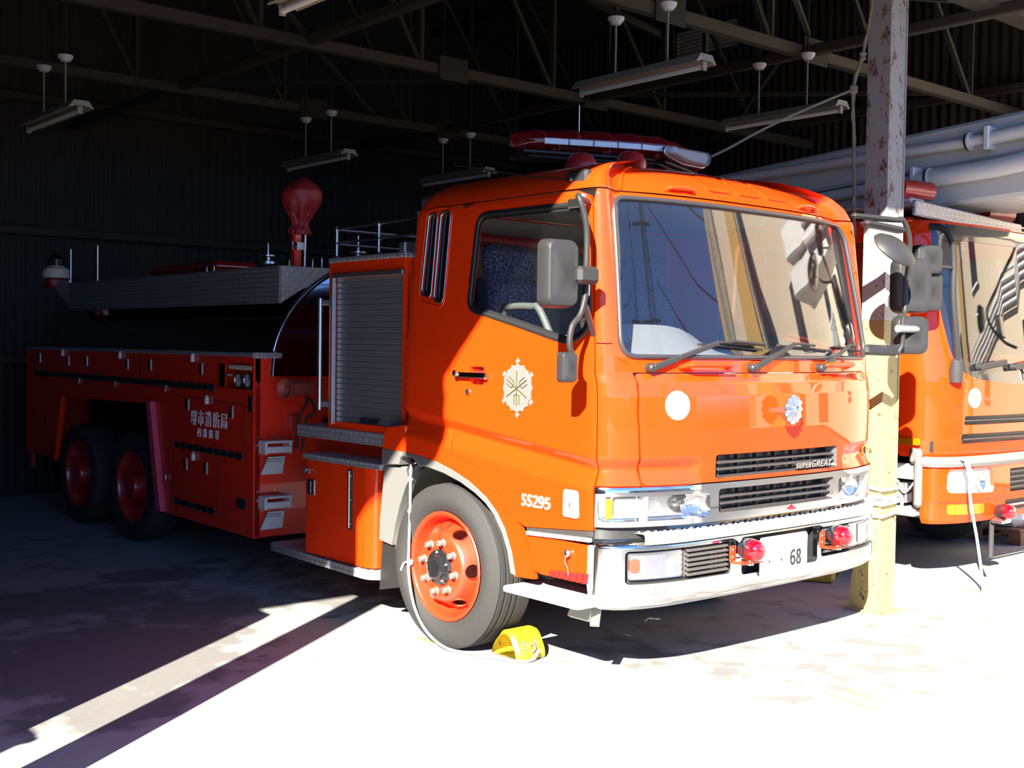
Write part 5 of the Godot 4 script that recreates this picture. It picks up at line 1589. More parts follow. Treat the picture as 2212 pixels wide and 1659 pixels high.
	put("brake_hose", Mb.new().tube(smooth(v3([-.50, .50, .0, -.58, .40, .04, -.66, .28, .08, -.70, .19, .10])), .02, 8), M.rubber, tk)
	# mirrors and wipers
	var ar := put("mirror_arm", Mb.new().tube(smooth(v3([-1.22, 2.79, -.20, -1.18, 2.76, -.10, -1.145, 2.66, -.05, -1.125, 2.52, -.04, -1.12, 2.24, -.04, -1.08, 1.95, -.03, -1.03, 1.72, -.04])), .024, 10), M.grey_plastic, tk)
	put("arm_socket", Mb.new().lathe([Vector2(.05, -.1), Vector2(.055, .0), Vector2(.035, .08), Vector2(0, .1)], 14, Transform3D(Basis.IDENTITY, Vector3(-1.03, 1.68, -.05))), M.rubber, ar)
	put("arm_stay", Mb.new().tube([Vector3(-1.12, 2.46, -.04), Vector3(-1.30, 2.465, -.06)], .015, 8), M.grey_plastic, ar)
	mirror_head("wing_mirror", tk, Vector3(-1.42, 2.51, -.12), -.4, .24, .22, .10, M.grey_plastic)
	mirror_head("wing_mirror", tk, Vector3(-1.36, 2.27, -.14), -.4, .22, .30, .10, M.grey_plastic)
	var am2 := put("centre_arm", Mb.new().tube(smooth(v3([.28, 2.75, .0, .16, 2.5, .14, .0, 2.33, .20, -.10, 2.22, .22, -.06, 2.1, .22, .08, 1.98, .20, .22, 1.9, .15])), .014, 8), M.black, tk)
	put("round_mirror", Mb.new().lathe([Vector2(0, -.05), Vector2(.09, -.035), Vector2(.115, .0), Vector2(.11, .012), Vector2(.06, .022), Vector2(0, .026)], 24, Transform3D(Basis(Vector3(.9, 0, .4), Vector3(-.4, .15, .9), Vector3(0, -1, .1)).orthonormalized(), Vector3(-.24, 2.16, .22)), Vector2(.8, 1.1)), M.gloss_black, am2)
	mirror_head("hanging_mirror", tk, Vector3(.14, 2.10, .2), -.3, .2, .2, .06, M.grey_plastic)
	for x in [-.75, -.25, .35]:
		put("wiper", Mb.new().bar(lean.call(.03).call(U.call(x), 1.70), lean.call(.04).call(U.call(x + .35), 1.74), .05, .03, .008, Vector3(0, 0, 1)).lathe([Vector2(.03, 0), Vector2(.025, .05), Vector2(0, .05)], 12, Transform3D(Basis(Vector3(1, 0, 0), Vector3(0, 0, 1), Vector3(0, -1, 0)), lean.call(.0).call(U.call(x), 1.70))), M.grey_plastic, tk)
	put("inside_visor", Mb.new().box(Vector3(-.72, 2.60, -.30), Vector3(.35, .2, .02), .005, Basis(Vector3.RIGHT, .3)), M.interior, tk)
	# roof: tread plate visor, horns
	put("roof_tread", Mb.new().bar(Vector3(-1.28, 2.935, -.30), Vector3(.40, 2.865, -.28), .04, .12, .01).box(Vector3(-.3, 2.945, -.70), Vector3(1.9, .02, .7), .005, Basis(Vector3(0, 0, 1), -.03)), M.chequer, tk)
	for q in [[-1.12, 3.09, -.42], [.36, 3.03, -.50]]:
		put("roof_horn", Mb.new().tube([Vector3(q[0] - .18, q[1], q[2]), Vector3(q[0] + .16, q[1], q[2] + .06)], .075, 18), M.dark_red, tk)
		put("horn_foot", Mb.new().box(Vector3(q[0], q[1] - .09, q[2]), Vector3(.2, .05, .12), .01), M.white, tk)
	put("roof_lamp", Mb.new().lathe([Vector2(.07, -.05), Vector2(.085, 0), Vector2(.075, .012), Vector2(.04, -.01), Vector2(0, -.02)], 20, Transform3D(Basis(Vector3(1, 0, 0), Vector3(0, 0, 1), Vector3(0, -1, 0)), Vector3(-1.16, 3.04, -1.3))), M.steel, tk)
	# --- boom: two nested box sections with water pipes along the side
	var bm := put("boom", Mb.new().bar(Vector3(.0, 3.06, -7.3), Vector3(.0, 3.70, 2.2), .96, .34, .03), M.boom_white, tk)
	put("boom_base", Mb.new().bar(Vector3(.0, 2.83, -7.3), Vector3(.0, 3.30, 2.2), .98, .28, .03), M.boom_white, bm)
	put("boom_head", Mb.new().box(Vector3(0, 3.0, -7.0), Vector3(1.4, 1.4, 1.2), .05), M.boom_white, bm)
	put("water_pipe", Mb.new().tube(v3([-.54, 3.22, -6.0, -.54, 3.46, -2.6, -.54, 3.52, -.28, -.54, 3.545, .0]), .045, 14), M.pipe_white, bm)
	put("wide_pipe", Mb.new().tube([Vector3(-.55, 3.53, -.10), Vector3(-.55, 3.64, 1.5)], .058, 14), M.pipe_white, bm)
	put("water_pipe", Mb.new().tube(v3([-.57, 2.95, -4.5, -.57, 3.17, -1.84, -.57, 3.25, -.71]), .05, 14), M.pipe_white, bm)
	put("wide_pipe", Mb.new().tube(v3([-.57, 3.25, -.70, -.57, 3.285, .0, -.57, 3.34, .5, -.57, 3.46, 1.5]), .075, 14), M.pipe_white, bm)
	for q in [[-.545, 3.522, -.27, .05], [-.57, 3.258, -.60, .058]]:
		var c := Vector3(q[0], q[1], q[2])
		put("pipe_seal", Mb.new().tube([c, c + Vector3(0, .001, .012)], q[3] + .022, 18), M.black, bm)
		put("pipe_collar", Mb.new().tube([c + Vector3(0, .001, .02), c + Vector3(0, .002, .034)], q[3] + .026, 18), M.pipe_white, bm)
		put("pipe_clamp", Mb.new().box(c + Vector3(.0, .01, .19 if q[2] > -.3 else -.11), Vector3(.14, .19, .05), .01), M.pipe_white, bm)
	put("boom_cable", Mb.new().tube(smooth(v3([-.485, 3.33, .50, -.50, 3.29, .73, -.50, 3.20, .80, -.51, 3.10, .45, -.52, 3.04, .30])), .006, 5), M.fender_grey, bm)
	put("boom_cable", Mb.new().tube(smooth(v3([-.485, 3.70, .20, -.495, 3.68, .19, -.50, 3.65, .27, -.50, 3.64, .45])), .006, 5), M.fender_grey, bm)

# ---------------------------------------------------------------- lamps, ropes and small things
func make_fixture(x: float, y: float, z: float, cup: float, label: String) -> void:
	var o := thing("fluorescent_lamp", label, "ceiling lamp", Vector3(x, y, z), "hanging fluorescent lamps")
	put("housing", Mb.new().prism(v2([-.105, -.005, -.06, .055, .06, .055, .105, -.005, .095, -.01, .05, .01, -.05, .01, -.095, -.01]), -.625, .625), M.lamp_white, o)
	put("tube", Mb.new().tube([Vector3(-.01, -.03, -.6), Vector3(-.01, -.03, .6)], .019, 12), M.tube_glass, o)
	for s in [-1, 1]:
		put("socket", Mb.new().box(Vector3(-.01, -.025, s * .612), Vector3(.045, .065, .022), .006), M.lamp_white, o)
		put("rod", Mb.new().tube([Vector3(0, .05, s * .26), Vector3(0, cup - y, s * .26)], .008, 6), M.lamp_white, o)
		put("ceiling_cup", Mb.new().lathe([Vector2(.012, -.035), Vector2(.035, -.03), Vector2(.06, 0), Vector2(.064, .02), Vector2(.06, .024), Vector2(0, .024)], 18, Transform3D(Basis.IDENTITY, Vector3(0, cup - y, s * .26))), M.white, o)
		put("hanger_bar", Mb.new().tube([Vector3(0, cup - y + .02, s * .26), Vector3(0, 7.58 - absf(x + .85) * .1325 - y, s * .26)], .010, 6), M.dark_steel, o)

func corrugated(a: Vector3, b: Vector3, y0: float, y1: float, pitch: float, amp: float, thick: float, hole := Rect2()) -> Mb:
	# ribbed sheet from a to b; the hole is (distance along, height)
	var d := (b - a)
	var L := d.length()
	d /= L
	var n := Vector3.UP.cross(d)
	var mb := Mb.new()
	var cnt := int(L / pitch) * 4
	var spans := [[0.0, L, y0, y1]]
	if hole.size.x > 0:
		spans = [[0.0, hole.position.x, y0, y1], [hole.end.x, L, y0, y1], [hole.position.x, hole.end.x, y0, hole.position.y], [hole.position.x, hole.end.x, hole.end.y, y1]]
	for s in spans:
		var lo := []
		var hi := []
		var k := maxi(2, int((s[1] - s[0]) / L * cnt))
		for i in k + 1:
			var t: float = lerpf(s[0], s[1], float(i) / k)
			var o := n * amp * clampf(sin(TAU * t / pitch) * 1.5, -1.0, 1.0)
			lo.append(a + d * t + o + Vector3(0, s[2], 0))
			hi.append(a + d * t + o + Vector3(0, s[3], 0))
		mb.grid([lo, hi])
	return mb

func make_shed() -> void:
	structure("floor", Mb.new().box(Vector3.ZERO, Vector3.ONE), M.concrete, "pale worn concrete floor of the shed and yard, with dark wet stains at left", "floor").mesh = floor_mesh()
	structure("trim_1", Mb.new().box(Vector3(0, -.16, 0), Vector3(60, .2, 60)), M.yard, "pale concrete yard around the shed", "yard")
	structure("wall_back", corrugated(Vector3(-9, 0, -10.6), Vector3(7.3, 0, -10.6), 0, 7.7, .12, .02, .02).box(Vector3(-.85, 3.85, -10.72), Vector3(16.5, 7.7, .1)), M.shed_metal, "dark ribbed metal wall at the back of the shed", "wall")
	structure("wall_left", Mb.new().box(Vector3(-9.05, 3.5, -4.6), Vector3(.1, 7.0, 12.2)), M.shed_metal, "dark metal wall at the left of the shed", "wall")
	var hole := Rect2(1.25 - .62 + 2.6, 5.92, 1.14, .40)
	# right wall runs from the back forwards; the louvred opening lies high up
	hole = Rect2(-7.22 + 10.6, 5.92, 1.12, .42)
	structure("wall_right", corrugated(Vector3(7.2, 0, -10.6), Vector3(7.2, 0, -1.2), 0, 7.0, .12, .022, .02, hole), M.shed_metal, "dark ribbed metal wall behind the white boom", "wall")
	var wb := Mb.new()
	for q in [[-10.6, -7.22, 0.0, 7.0], [-6.10, -1.2, 0.0, 7.0], [-7.22, -6.10, 0.0, 5.92], [-7.22, -6.10, 6.34, 7.0]]:
		wb.box(Vector3(7.30, (q[2] + q[3]) / 2, (q[0] + q[1]) / 2), Vector3(.1, q[3] - q[2], q[1] - q[0]))
	structure("wall_right_outer", wb, M.shed_metal, "outer skin of the right-hand shed wall", "wall")
	var lv := Node3D.new()
	lv.name = "window_1"
	add_child(lv)
	tag(lv, "small louvred vent high in the right-hand shed wall", "vent", "", "structure")
	for k in 8:
		put("slat", Mb.new().box(Vector3(7.25, 5.95 + k * .052, -6.66), Vector3(.10, .008, 1.10), .002, Basis(Vector3(0, 0, 1), -.17)), M.shed_metal, lv)
	put("upright", Mb.new().box(Vector3(7.2, 6.13, -6.66), Vector3(.05, .42, .06)), M.shed_metal, lv)
	var rf := Mb.new()
	for s in [-1, 1]:
		var lo := []
		var hi := []
		for k in 145:
			var z := -10.7 + 12.0 * k / 144
			var o := .02 * clampf(sin(k * PI / 2 + .01) * 1.4, -1, 1)
			lo.append(Vector3(-.85 + s * 8.3, 6.5 + o, z))
			hi.append(Vector3(-.85, 7.6 + o, z))
		rf.grid([lo, hi])
		rf.bar(Vector3(-.85 + s * 8.3, 6.63, -4.7), Vector3(-.85, 7.73, -4.7), 12.0, .08, 0.0, Vector3(0, 0, 1).cross(Vector3(-s * 8.3, 1.1, 0)).normalized())
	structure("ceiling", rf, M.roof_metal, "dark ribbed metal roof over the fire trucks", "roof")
	structure("wall_front", Mb.new().box(Vector3(-.85, 6.16, 1.28), Vector3(16.6, 3.18, .08)), M.shed_metal, "sheet-metal fascia over the open front of the shed", "wall")
	for k in 3:
		var y: float = [1.6, 3.15, 4.75][k]
		var t := put("trim_%d" % (k + 2), Mb.new().box(Vector3(7.10, y, -5.9), Vector3(.08, .10, 9.3), .01).box(Vector3(-.9, y, -10.5), Vector3(16.2, .10, .08), .01), M.rust_steel)
		tag(t, ["low girt along the dark ribbed walls", "middle girt along the dark ribbed walls", "upper girt along the dark ribbed walls"][k], "girt", "", "structure")
	# roof trusses along x
	var tn := ["nearest the open front", "second from the open front", "farthest back in the dark"]
	for k in 3:
		var z: float = [-2.1, -4.85, -7.4][k]
		var tr := thing("roof_truss", "rusty steel roof truss %s of the shed" % tn[k], "roof truss", Vector3(0, 0, z), "roof trusses")
		put("bottom_chord", Mb.new().box(Vector3(-.85, 4.45, 0), Vector3(16.0, .10, .10), .01), M.rust_steel, tr)
		put("top_chord", Mb.new().bar(Vector3(-9.0, 6.3, 0), Vector3(-.85, 7.4, 0), .08, .10).bar(Vector3(7.2, 6.3, 0), Vector3(-.85, 7.4, 0), .08, .10), M.dark_steel, tr)
		for j in 9:
			var x := -7.4 + j * 1.68
			var yt := 7.35 - absf(x + .85) * .135
			put("web_member", Mb.new().bar(Vector3(x, 4.45, 0), Vector3(x, yt, 0), .05, .05), M.dark_steel, tr)
			put("web_member", Mb.new().bar(Vector3(x, 4.45, 0), Vector3(x + (1.6 if x < -.85 else -1.6), yt + .0, 0), .045, .045), M.dark_steel, tr)
		for x in [1.35, 3.25]:
			put("gusset_plate", Mb.new().box(Vector3(x, 4.46, .06), Vector3(.34, .22, .01)), M.dark_steel, tr)
	for k in 2:
		var x: float = [-.2, 3.22][k]
		var o := put("tie_beam", Mb.new().bar(Vector3(x, 4.47, -10.5), Vector3(x, 4.47, 1.2), .09, .09, .01), M.rust_steel)
		tag(o, ["rusty tie beam that crosses the trusses above the red truck's left half", "rusty tie beam that crosses the trusses left of the pillar top"][k], "beam", "tie beams")
	for k in 4:
		var x: float = [-.2, 3.22, 3.22, -.2][k]
		var z: float = [-4.85, -4.85, -2.1, -7.4][k]
		var yb: float = [4.5, 4.5, 4.62, 4.5][k]
		var dz: float = [2.5, 2.5, 1.4, 2.5][k]
		var dx: float = -2.4 if k % 2 == 0 else 2.4
		var o := put("wind_brace", Mb.new().bar(Vector3(x, yb, z), Vector3(x + dx, yb, z + dz), .04, .04).bar(Vector3(x, yb, z + dz), Vector3(x + dx, yb, z), .04, .04), M.dark_steel)
		tag(o, "thin crossed steel brace " + ["left of the tie beam over the red truck's body", "right of the tie beam over the boom", "near the front, left of the pillar top", "far back over the truck's tail"][k], "brace", "roof braces")
	for k in 7:
		var x := -7.2 + k * 2.1
		var o := put("purlin", Mb.new().box(Vector3(x, 7.46 - absf(x + .85) * .1325, -4.7), Vector3(.08, .12, 11.8)), M.dark_steel)
		tag(o, "dark purlin under the ribbed roof sheets, " + ["nearest the left wall", "second from the left wall", "third from the left wall", "just left of the ridge" , "just right of the ridge", "second from the right wall", "nearest the right wall"][k], "purlin", "roof purlins")
	var fb := put("front_beam", Mb.new().box(Vector3(-.9, 4.50, -.42), Vector3(16.2, .03, .20), .004).box(Vector3(-.9, 4.62, -.42), Vector3(16.2, .22, .03), .004).box(Vector3(-.9, 4.74, -.42), Vector3(16.2, .03, .20), .004), M.rust_steel)
	tag(fb, "deep rusty steel beam across the shed front, over the pillar top", "beam")

func floor_mesh() -> ArrayMesh:
	var mb := Mb.new()
	for i in 8:
		for j in 8:
			var q := []
			var uv := []
			for c in [[0, 0], [1, 0], [1, 1], [0, 1]]:
				var x: float = -8.0 + (i + c[0]) * 2.0
				var z: float = -10.0 + (j + c[1]) * 2.0
				q.append(Vector3(x, 0, z))
				uv.append(Vector2((x + 8.0) / 16.0, (z + 10.0) / 16.0))
			q.reverse()
			uv.reverse()
			mb.face(q, uv)
	mb.box(Vector3(0, -.03, -2), Vector3(17, .05, 17.4))
	return mb.mesh(M.concrete)

func make_pillar(x: float, z: float, label: String, ropes: bool) -> void:
	var o := thing("steel_pillar", label, "pillar", Vector3(x, 0, z))
	for q in [["painted_foot", 0.0, 2.05, M.pillar_yellow], ["white_band", 2.05, 2.70, M.pillar_white], ["bare_top", 2.70, 4.49, M.pillar_grey]]:
		var h: float = q[2] - q[1]
		var y: float = (q[1] + q[2]) / 2
		put(q[0], Mb.new().box(Vector3(0, y, -.09), Vector3(.014, h, .18), .002).box(Vector3(.20, y, -.09), Vector3(.014, h, .18), .002).box(Vector3(.10, y, -.012), Vector3(.19, h, .012), .002).box(Vector3(.10, y, -.17), Vector3(.19, h, .012), .002), q[3], o)
	put("base_gusset", Mb.new().prism(v2([-.23, 0, -.17, 0, -.17, .42, -.19, .34, -.215, .24]), -.006, .008, .001, side(0, 0, 0)), M.pillar_yellow, o)
	put("base_plate", Mb.new().box(Vector3(.10, .006, -.09), Vector3(.28, .012, .30), .003), M.pillar_yellow, o)
	for q in [[.02, .70, .10, .045], [.06, .60, -.08, .03], [-.02, 1.02, -.08, .05]]:
		pass

func loop_round(y: float, tilt: float, dz: float) -> Array:
	var p := []
	for q in rrect(1.70, -.555, 1.945, -.325, .03, 3):
		p.append(Vector3(q.x, y + tilt * (q.x - 1.82) + dz * (q.y + .44), q.y))
	return p

func make_ropes() -> void:
	var o := thing("rope_coil", "pale rope wound several times round the yellow foot of the pillar", "rope", Vector3(1.82, 0, -.44))
	var off := Transform3D(Basis.IDENTITY, -o.position)
	for q in [[.885, .02, -.12], [.815, .20, -.10], [.795, -.12, .05], [.78, .05, -.08], [.70, .12, -.05]]:
		put("turn", Mb.new().tube(loop_round(q[0], q[1], q[2]), .012, 8, false, true), M.white_rope, o, off)
	put("loose_end", Mb.new().tube(smooth(v3([1.94, .83, -.33, 1.955, .79, -.315, 1.95, .74, -.315, 1.93, .69, -.325])), .012, 8), M.white_rope, o, off)
	put("hanging_loop", Mb.new().tube(smooth(v3([1.72, .70, -.55, 1.66, .60, -.58, 1.64, .48, -.58, 1.68, .40, -.56])), .011, 6), M.white_rope, o, off)
	var h := thing("hanging_rope", "grey rope knotted near the pillar top and hanging down left of it", "rope", Vector3(1.7, 3.3, -.6))
	var ho := Transform3D(Basis.IDENTITY, -h.position)
	var down := smooth(v3([1.70, 4.49, -.45, 1.70, 4.15, -.50, 1.70, 3.92, -.55, 1.70, 3.68, -.62, 1.73, 3.40, -.63, 1.75, 3.10, -.63, 1.76, 2.80, -.63, 1.77, 2.35, -.63, 1.78, 1.7, -.62]), 6)
	put("strand", Mb.new().tube(down, .012, 8), M.dark_rope, h, ho)
	var tw := []
	for k in 90:
		var a := k * .55
		var p: Vector3 = down[int(float(k) / 90 * (down.size() - 1))].lerp(down[mini(int(float(k) / 90 * (down.size() - 1)) + 1, down.size() - 1)], fmod(float(k) / 90 * (down.size() - 1), 1.0))
		tw.append(p + Vector3(cos(a) * .010, 0, sin(a) * .010))
	put("twist", Mb.new().tube(tw, .007, 5), M.dark_rope, h, ho)
	put("knot", Mb.new().lathe([Vector2(0, -.04), Vector2(.025, -.02), Vector2(.02, 0), Vector2(.028, .02), Vector2(0, .045)], 12, Transform3D(Basis.IDENTITY, Vector3(1.70, 3.90, -.55))), M.dark_rope, h, ho)
	put("knot", Mb.new().lathe([Vector2(0, -.05), Vector2(.03, -.02), Vector2(.03, .02), Vector2(0, .05)], 12, Transform3D(Basis.IDENTITY, Vector3(1.70, 3.68, -.62))), M.dark_rope, h, ho)
	put("side_line", Mb.new().tube(smooth(v3([1.70, 3.68, -.62, 1.45, 3.55, -.78, 1.25, 3.44, -.90, 1.08, 3.34, -.99, .90, 3.22, -1.10, .72, 3.12, -1.20])), .010, 6), M.dark_rope, h, ho)
	# line from the hook on the mudguard to the chock
	var c := thing("chock_line", "thin white knotted line from the truck's wheel arch down to the yellow chock", "rope", Vector3(-1.27, 0, -1.7))
	var co := Transform3D(Basis.IDENTITY, -c.position)
	put("line", Mb.new().tube(smooth(v3([-1.265, 1.09, -1.775, -1.27, 1.0, -1.775, -1.275, .80, -1.77, -1.285, .55, -1.765, -1.30, .40, -1.74, -1.305, .22, -1.67, -1.30, .09, -1.55, -1.28, .02, -1.38, -1.22, .012, -1.20, -1.16, .012, -1.02, -1.10, .012, -.90, -1.04, .02, -.87, -.985, .06, -.878])), .008, 8), M.white_rope, c, co)
	for q in [[-1.27, 1.0, -1.775], [-1.275, .80, -1.77], [-1.275, .48, -1.757]]:
		put("knot", Mb.new().lathe([Vector2(0, -.022), Vector2(.016, -.008), Vector2(.015, .008), Vector2(0, .022)], 10, Transform3D(Basis.IDENTITY, Vector3(q[0], q[1], q[2]))), M.white_rope, c, co)
	put("tail", Mb.new().tube(smooth(v3([-1.275, .48, -1.757, -1.285, .47, -1.81, -1.29, .42, -1.84])), .007, 6), M.white_rope, c, co)
	put("hook_loop", Mb.new().tube(smooth(v3([-1.262, 1.10, -1.79, -1.275, 1.05, -1.80, -1.27, .99, -1.775, -1.268, 1.05, -1.755, -1.262, 1.10, -1.775])), .005, 6), M.black, c, co)
	var w := thing("tow_line", "white line hanging from the second truck's bumper and trailing over the ground", "rope", Vector3(3.3, 0, -.4))
	var wo := Transform3D(Basis.IDENTITY, -w.position)
	put("line", Mb.new().tube(smooth(v3([3.0, 1.0, -.47, 3.0, 1.005, -.42, 3.0, .94, -.375, 3.0, .7, -.36, 3.06, .4, -.33, 3.09, .13, -.30, 3.0, .014, -.24, 2.86, .012, -.2, 2.73, .012, -.36, 2.65, .012, -.74, 2.66, .012, -.98]), 8), .011, 8), M.white_rope, w, wo)
	put("bumper_loop", Mb.new().tube(smooth(v3([3.0, .985, -.405, 3.0, .92, -.37, 3.0, .80, -.36])), .018, 8), M.white_rope, w, wo)

func make_chocks() -> void:
	var pr := rounded(v2([-.15, 0, .125, 0, .12, .055, .07, .145, .02, .175, -.04, .165, -.13, .06]), .03, 4)
	var o := thing("wheel_chock", "yellow wheel chock on the sunlit ground in front of the truck's front tyre", "wheel chock", Vector3(-1.01, 0, -1.03))
	var b := put("block", Mb.new().prism(pr, -.105, .105, .022, Transform3D(Basis(Vector3(0, 0, 1), Vector3(0, 1, 0), Vector3(-1, 0, 0)), Vector3.ZERO)), M.yellow, o)
	put("hole", Mb.new().lathe([Vector2(.009, 0), Vector2(.008, .003), Vector2(0, .001)], 12, out_side(-.105, .085, -.04)), M.black, b)
	glyphs("chock_mark", ["west", "quench"], M.gold, o, Transform3D(Basis(Vector3(1, 0, 0), Vector3(0, .88, -.47), Vector3(0, .47, .88)), Vector3(-.075, .07, .118)), .055, .05, .085, .004)
	put("eye", Mb.new().tube(smooth(v3([.0, .08, .10, .0, .10, .13, .01, .075, .14, .0, .05, .125])), .006, 6), M.steel, o)
	var o2 := thing("wheel_chock", "large yellow block with dark spots on the ground behind the pillar foot", "wheel chock", Vector3(2.50, 0, -1.38))
	put("block", Mb.new().prism(rounded(v2([-.25, 0, .22, 0, .20, .16, .06, .25, -.10, .25, -.22, .12]), .04, 4), -.16, .16, .03, Transform3D(Basis(Vector3.UP, .5), Vector3.ZERO)), M.yellow, o2)
	for q in [[-.05, .09], [.12, .08]]:
		put("spot", Mb.new().lathe([Vector2(.022, 0), Vector2(.02, .003), Vector2(0, .003)], 12, Transform3D(Basis(Vector3.UP, .5) * Basis(Vector3(1, 0, 0), Vector3(0, 0, 1), Vector3(0, -1, 0)), Basis(Vector3.UP, .5) * Vector3(q[0], q[1], .16))), M.chassis, o2)

func make_misc() -> void:
	var p := thing("pallet", "brown wooden pallet on the ground behind the second truck's bumper", "pallet", Vector3(5.95, 0, -1.62))
	for k in 6:
		put("plank", Mb.new().box(Vector3(-.5 + k * .2, .138, 0), Vector3(.14, .022, 1.0), .003), M.wood, p)
	for z in [-.45, 0, .45]:
		for x in [-.5, 0, .5]:
			put("pallet_block", Mb.new().box(Vector3(x, .075, z), Vector3(.14, .10, .12), .004), M.wood, p)
		put("runner", Mb.new().box(Vector3(0, .0125, z), Vector3(1.14, .025, .12), .003), M.wood, p)
	var t := thing("plastic_tank", "pale blue-white plastic tank standing on the wooden pallet", "tank", Vector3(5.95, .149, -1.62))
	put("shell", Mb.new().box(Vector3(0, .32, 0), Vector3(1.0, .64, .9), .08), M.pipe_white, t)
	put("lid", Mb.new().lathe([Vector2(.12, 0), Vector2(.12, .04), Vector2(0, .05)], 20, Transform3D(Basis.IDENTITY, Vector3(0, .64, 0))), M.satin, t)
	# worn yellow paint on the ground
	var ym := Mb.new()
	ym.bar(Vector3(-.20, .001, .56), Vector3(-.24, .001, .88), .025, .002).bar(Vector3(-.02, .001, .58), Vector3(-.10, .001, .66), .025, .002).bar(Vector3(-.10, .001, .66), Vector3(.01, .001, .80), .02, .002).bar(Vector3(-.08, .001, .70), Vector3(-.12, .001, .78), .02, .002)
	tag(put("ground_marking", ym, M.gold), "faded yellow painted strokes on the sunlit ground in front of the truck", "marking")
	tag(put("ground_stripe", Mb.new().box(Vector3(-1.22, .0015, -1.52), Vector3(.035, .003, .48)), M.gold), "faded yellow painted stripe on the ground beside the front tyre", "marking")

func make_outside() -> void:
	# the building over the yard that the windscreens mirror
	var b := thing("building", "tan rendered building across the yard with an ochre stripe, mirrored in the windscreens", "building", Vector3(13, 0, 6.6))
	put("wall", Mb.new().box(Vector3(2, 5.5, -3.4), Vector3(4, 11, 18.2)), M.tan_wall, b)
	put("ochre_stripe", Mb.new().box(Vector3(-.02, 5.5, 3.1), Vector3(.06, 11, 1.1), .01), M.ochre_wall, b)
	put("drainpipe", Mb.new().tube([Vector3(-.1, 0, 2.3), Vector3(-.1, 11, 2.3)], .09, 10), M.pipe_dark, b)
	for z in [5.45, 5.2, 5.0]:
		put("conduit", Mb.new().tube([Vector3(-.1, 1, z), Vector3(-.1, 10.5, z)], .045, 8), M.cream, b)
	put("corner_post", Mb.new().box(Vector3(-.03, 5.5, 5.62), Vector3(.1, 11, .16), .01), M.ochre_wall, b)
	for q in [[4.25, 3.6], [.3, 5.6], [.3, 2.0], [-3.5, 5.6], [-3.5, 2.4], [-7.5, 4.0]]:
		var w := put("window", Mb.new().box(Vector3(-.01, q[1], q[0]), Vector3(.06, 1.9, .75), .02), M.window_dark, b)
		put("window_sill", Mb.new().box(Vector3(-.06, q[1] - .98, q[0]), Vector3(.16, .06, .85), .01), M.satin, w)
	for k in 5:
		put("cable_duct", Mb.new().tube(smooth(v3([-.15, 3.1 + k * .13, 1.9, -.15, 3.2 + k * .13, .5, -.15, 3.5 + k * .13, -1.5, -.15, 4.2 + k * .13, -4])), .04, 8), M.pipe_white, b)
	var h := thing("house", "low pale house on the far side of the yard, mirrored in the bonnet", "building", Vector3(4, 0, 22))
	put("wall", Mb.new().box(Vector3(0, 1.6, 0), Vector3(14, 3.2, 4)), M.white, h)
	put("roof", Mb.new().prism(v2([-7.4, 3.2, 7.4, 3.2, 6.2, 4.4, -6.2, 4.4]), -2.3, 2.3), M.grille_grey, h)
	for x in [-4.5, -1, 3]:
		put("window", Mb.new().box(Vector3(x, 1.7, -2.01), Vector3(1.4, 1.1, .06), .02), M.window_dark, h)
	var n := thing("building", "plain grey building along the left side of the yard, outside the picture", "building", Vector3(-16, 0, 2))
	put("wall", Mb.new().box(Vector3(-2, 3, 0), Vector3(4, 6, 20)), M.grille_grey, n)
	put("roof", Mb.new().box(Vector3(-2, 6.1, 0), Vector3(4.4, .2, 20.4)), M.chassis, n)
	# lattice tower and lines, seen only in the windscreen
	var t := thing("pylon", "grey lattice power pylon far across the yard, mirrored in the windscreen", "pylon", Vector3(13, 0, 42))
	var mb := Mb.new()
	for k in 14:
		var a := 1.6 - k * .1
		var c := 1.6 - (k + 1) * .1
		var y := k * 2.4
		for s in [[-1, -1], [1, -1], [1, 1], [-1, 1]]:
			mb.bar(Vector3(s[0] * a, y, s[1] * a), Vector3(s[0] * c, y + 2.4, s[1] * c), .24, .24)
		mb.bar(Vector3(-a, y, -a), Vector3(c, y + 2.4, -c), .11, .11).bar(Vector3(a, y, -a), Vector3(-c, y + 2.4, -c), .11, .11)
	put("lattice", mb, M.grille_grey, t)
	var arms := Mb.new()
	for y in [20.0, 25.0, 30.0]:
		arms.bar(Vector3(-3, y, 0), Vector3(3, y, 0), .13, .13)
	put("cross_arm", arms, M.grille_grey, t)
	for k in 4:
		var y: float = [18.0, 22.0, 26.0, 30.0][k]
		var l := put("power_line", Mb.new().tube(smooth([Vector3(16.0, y, 42), Vector3(21, y - 3.2, 38), Vector3(28, y - 7.5, 33), Vector3(38, y - 11, 26)], 8), .065, 5), M.black)
		tag(l, ["lowest power line slung from the pylon, mirrored in the windscreen", "second lowest power line from the pylon, mirrored in the windscreen", "second highest power line from the pylon, mirrored in the windscreen", "highest power line slung from the pylon, mirrored in the windscreen"][k], "power line", "power lines")

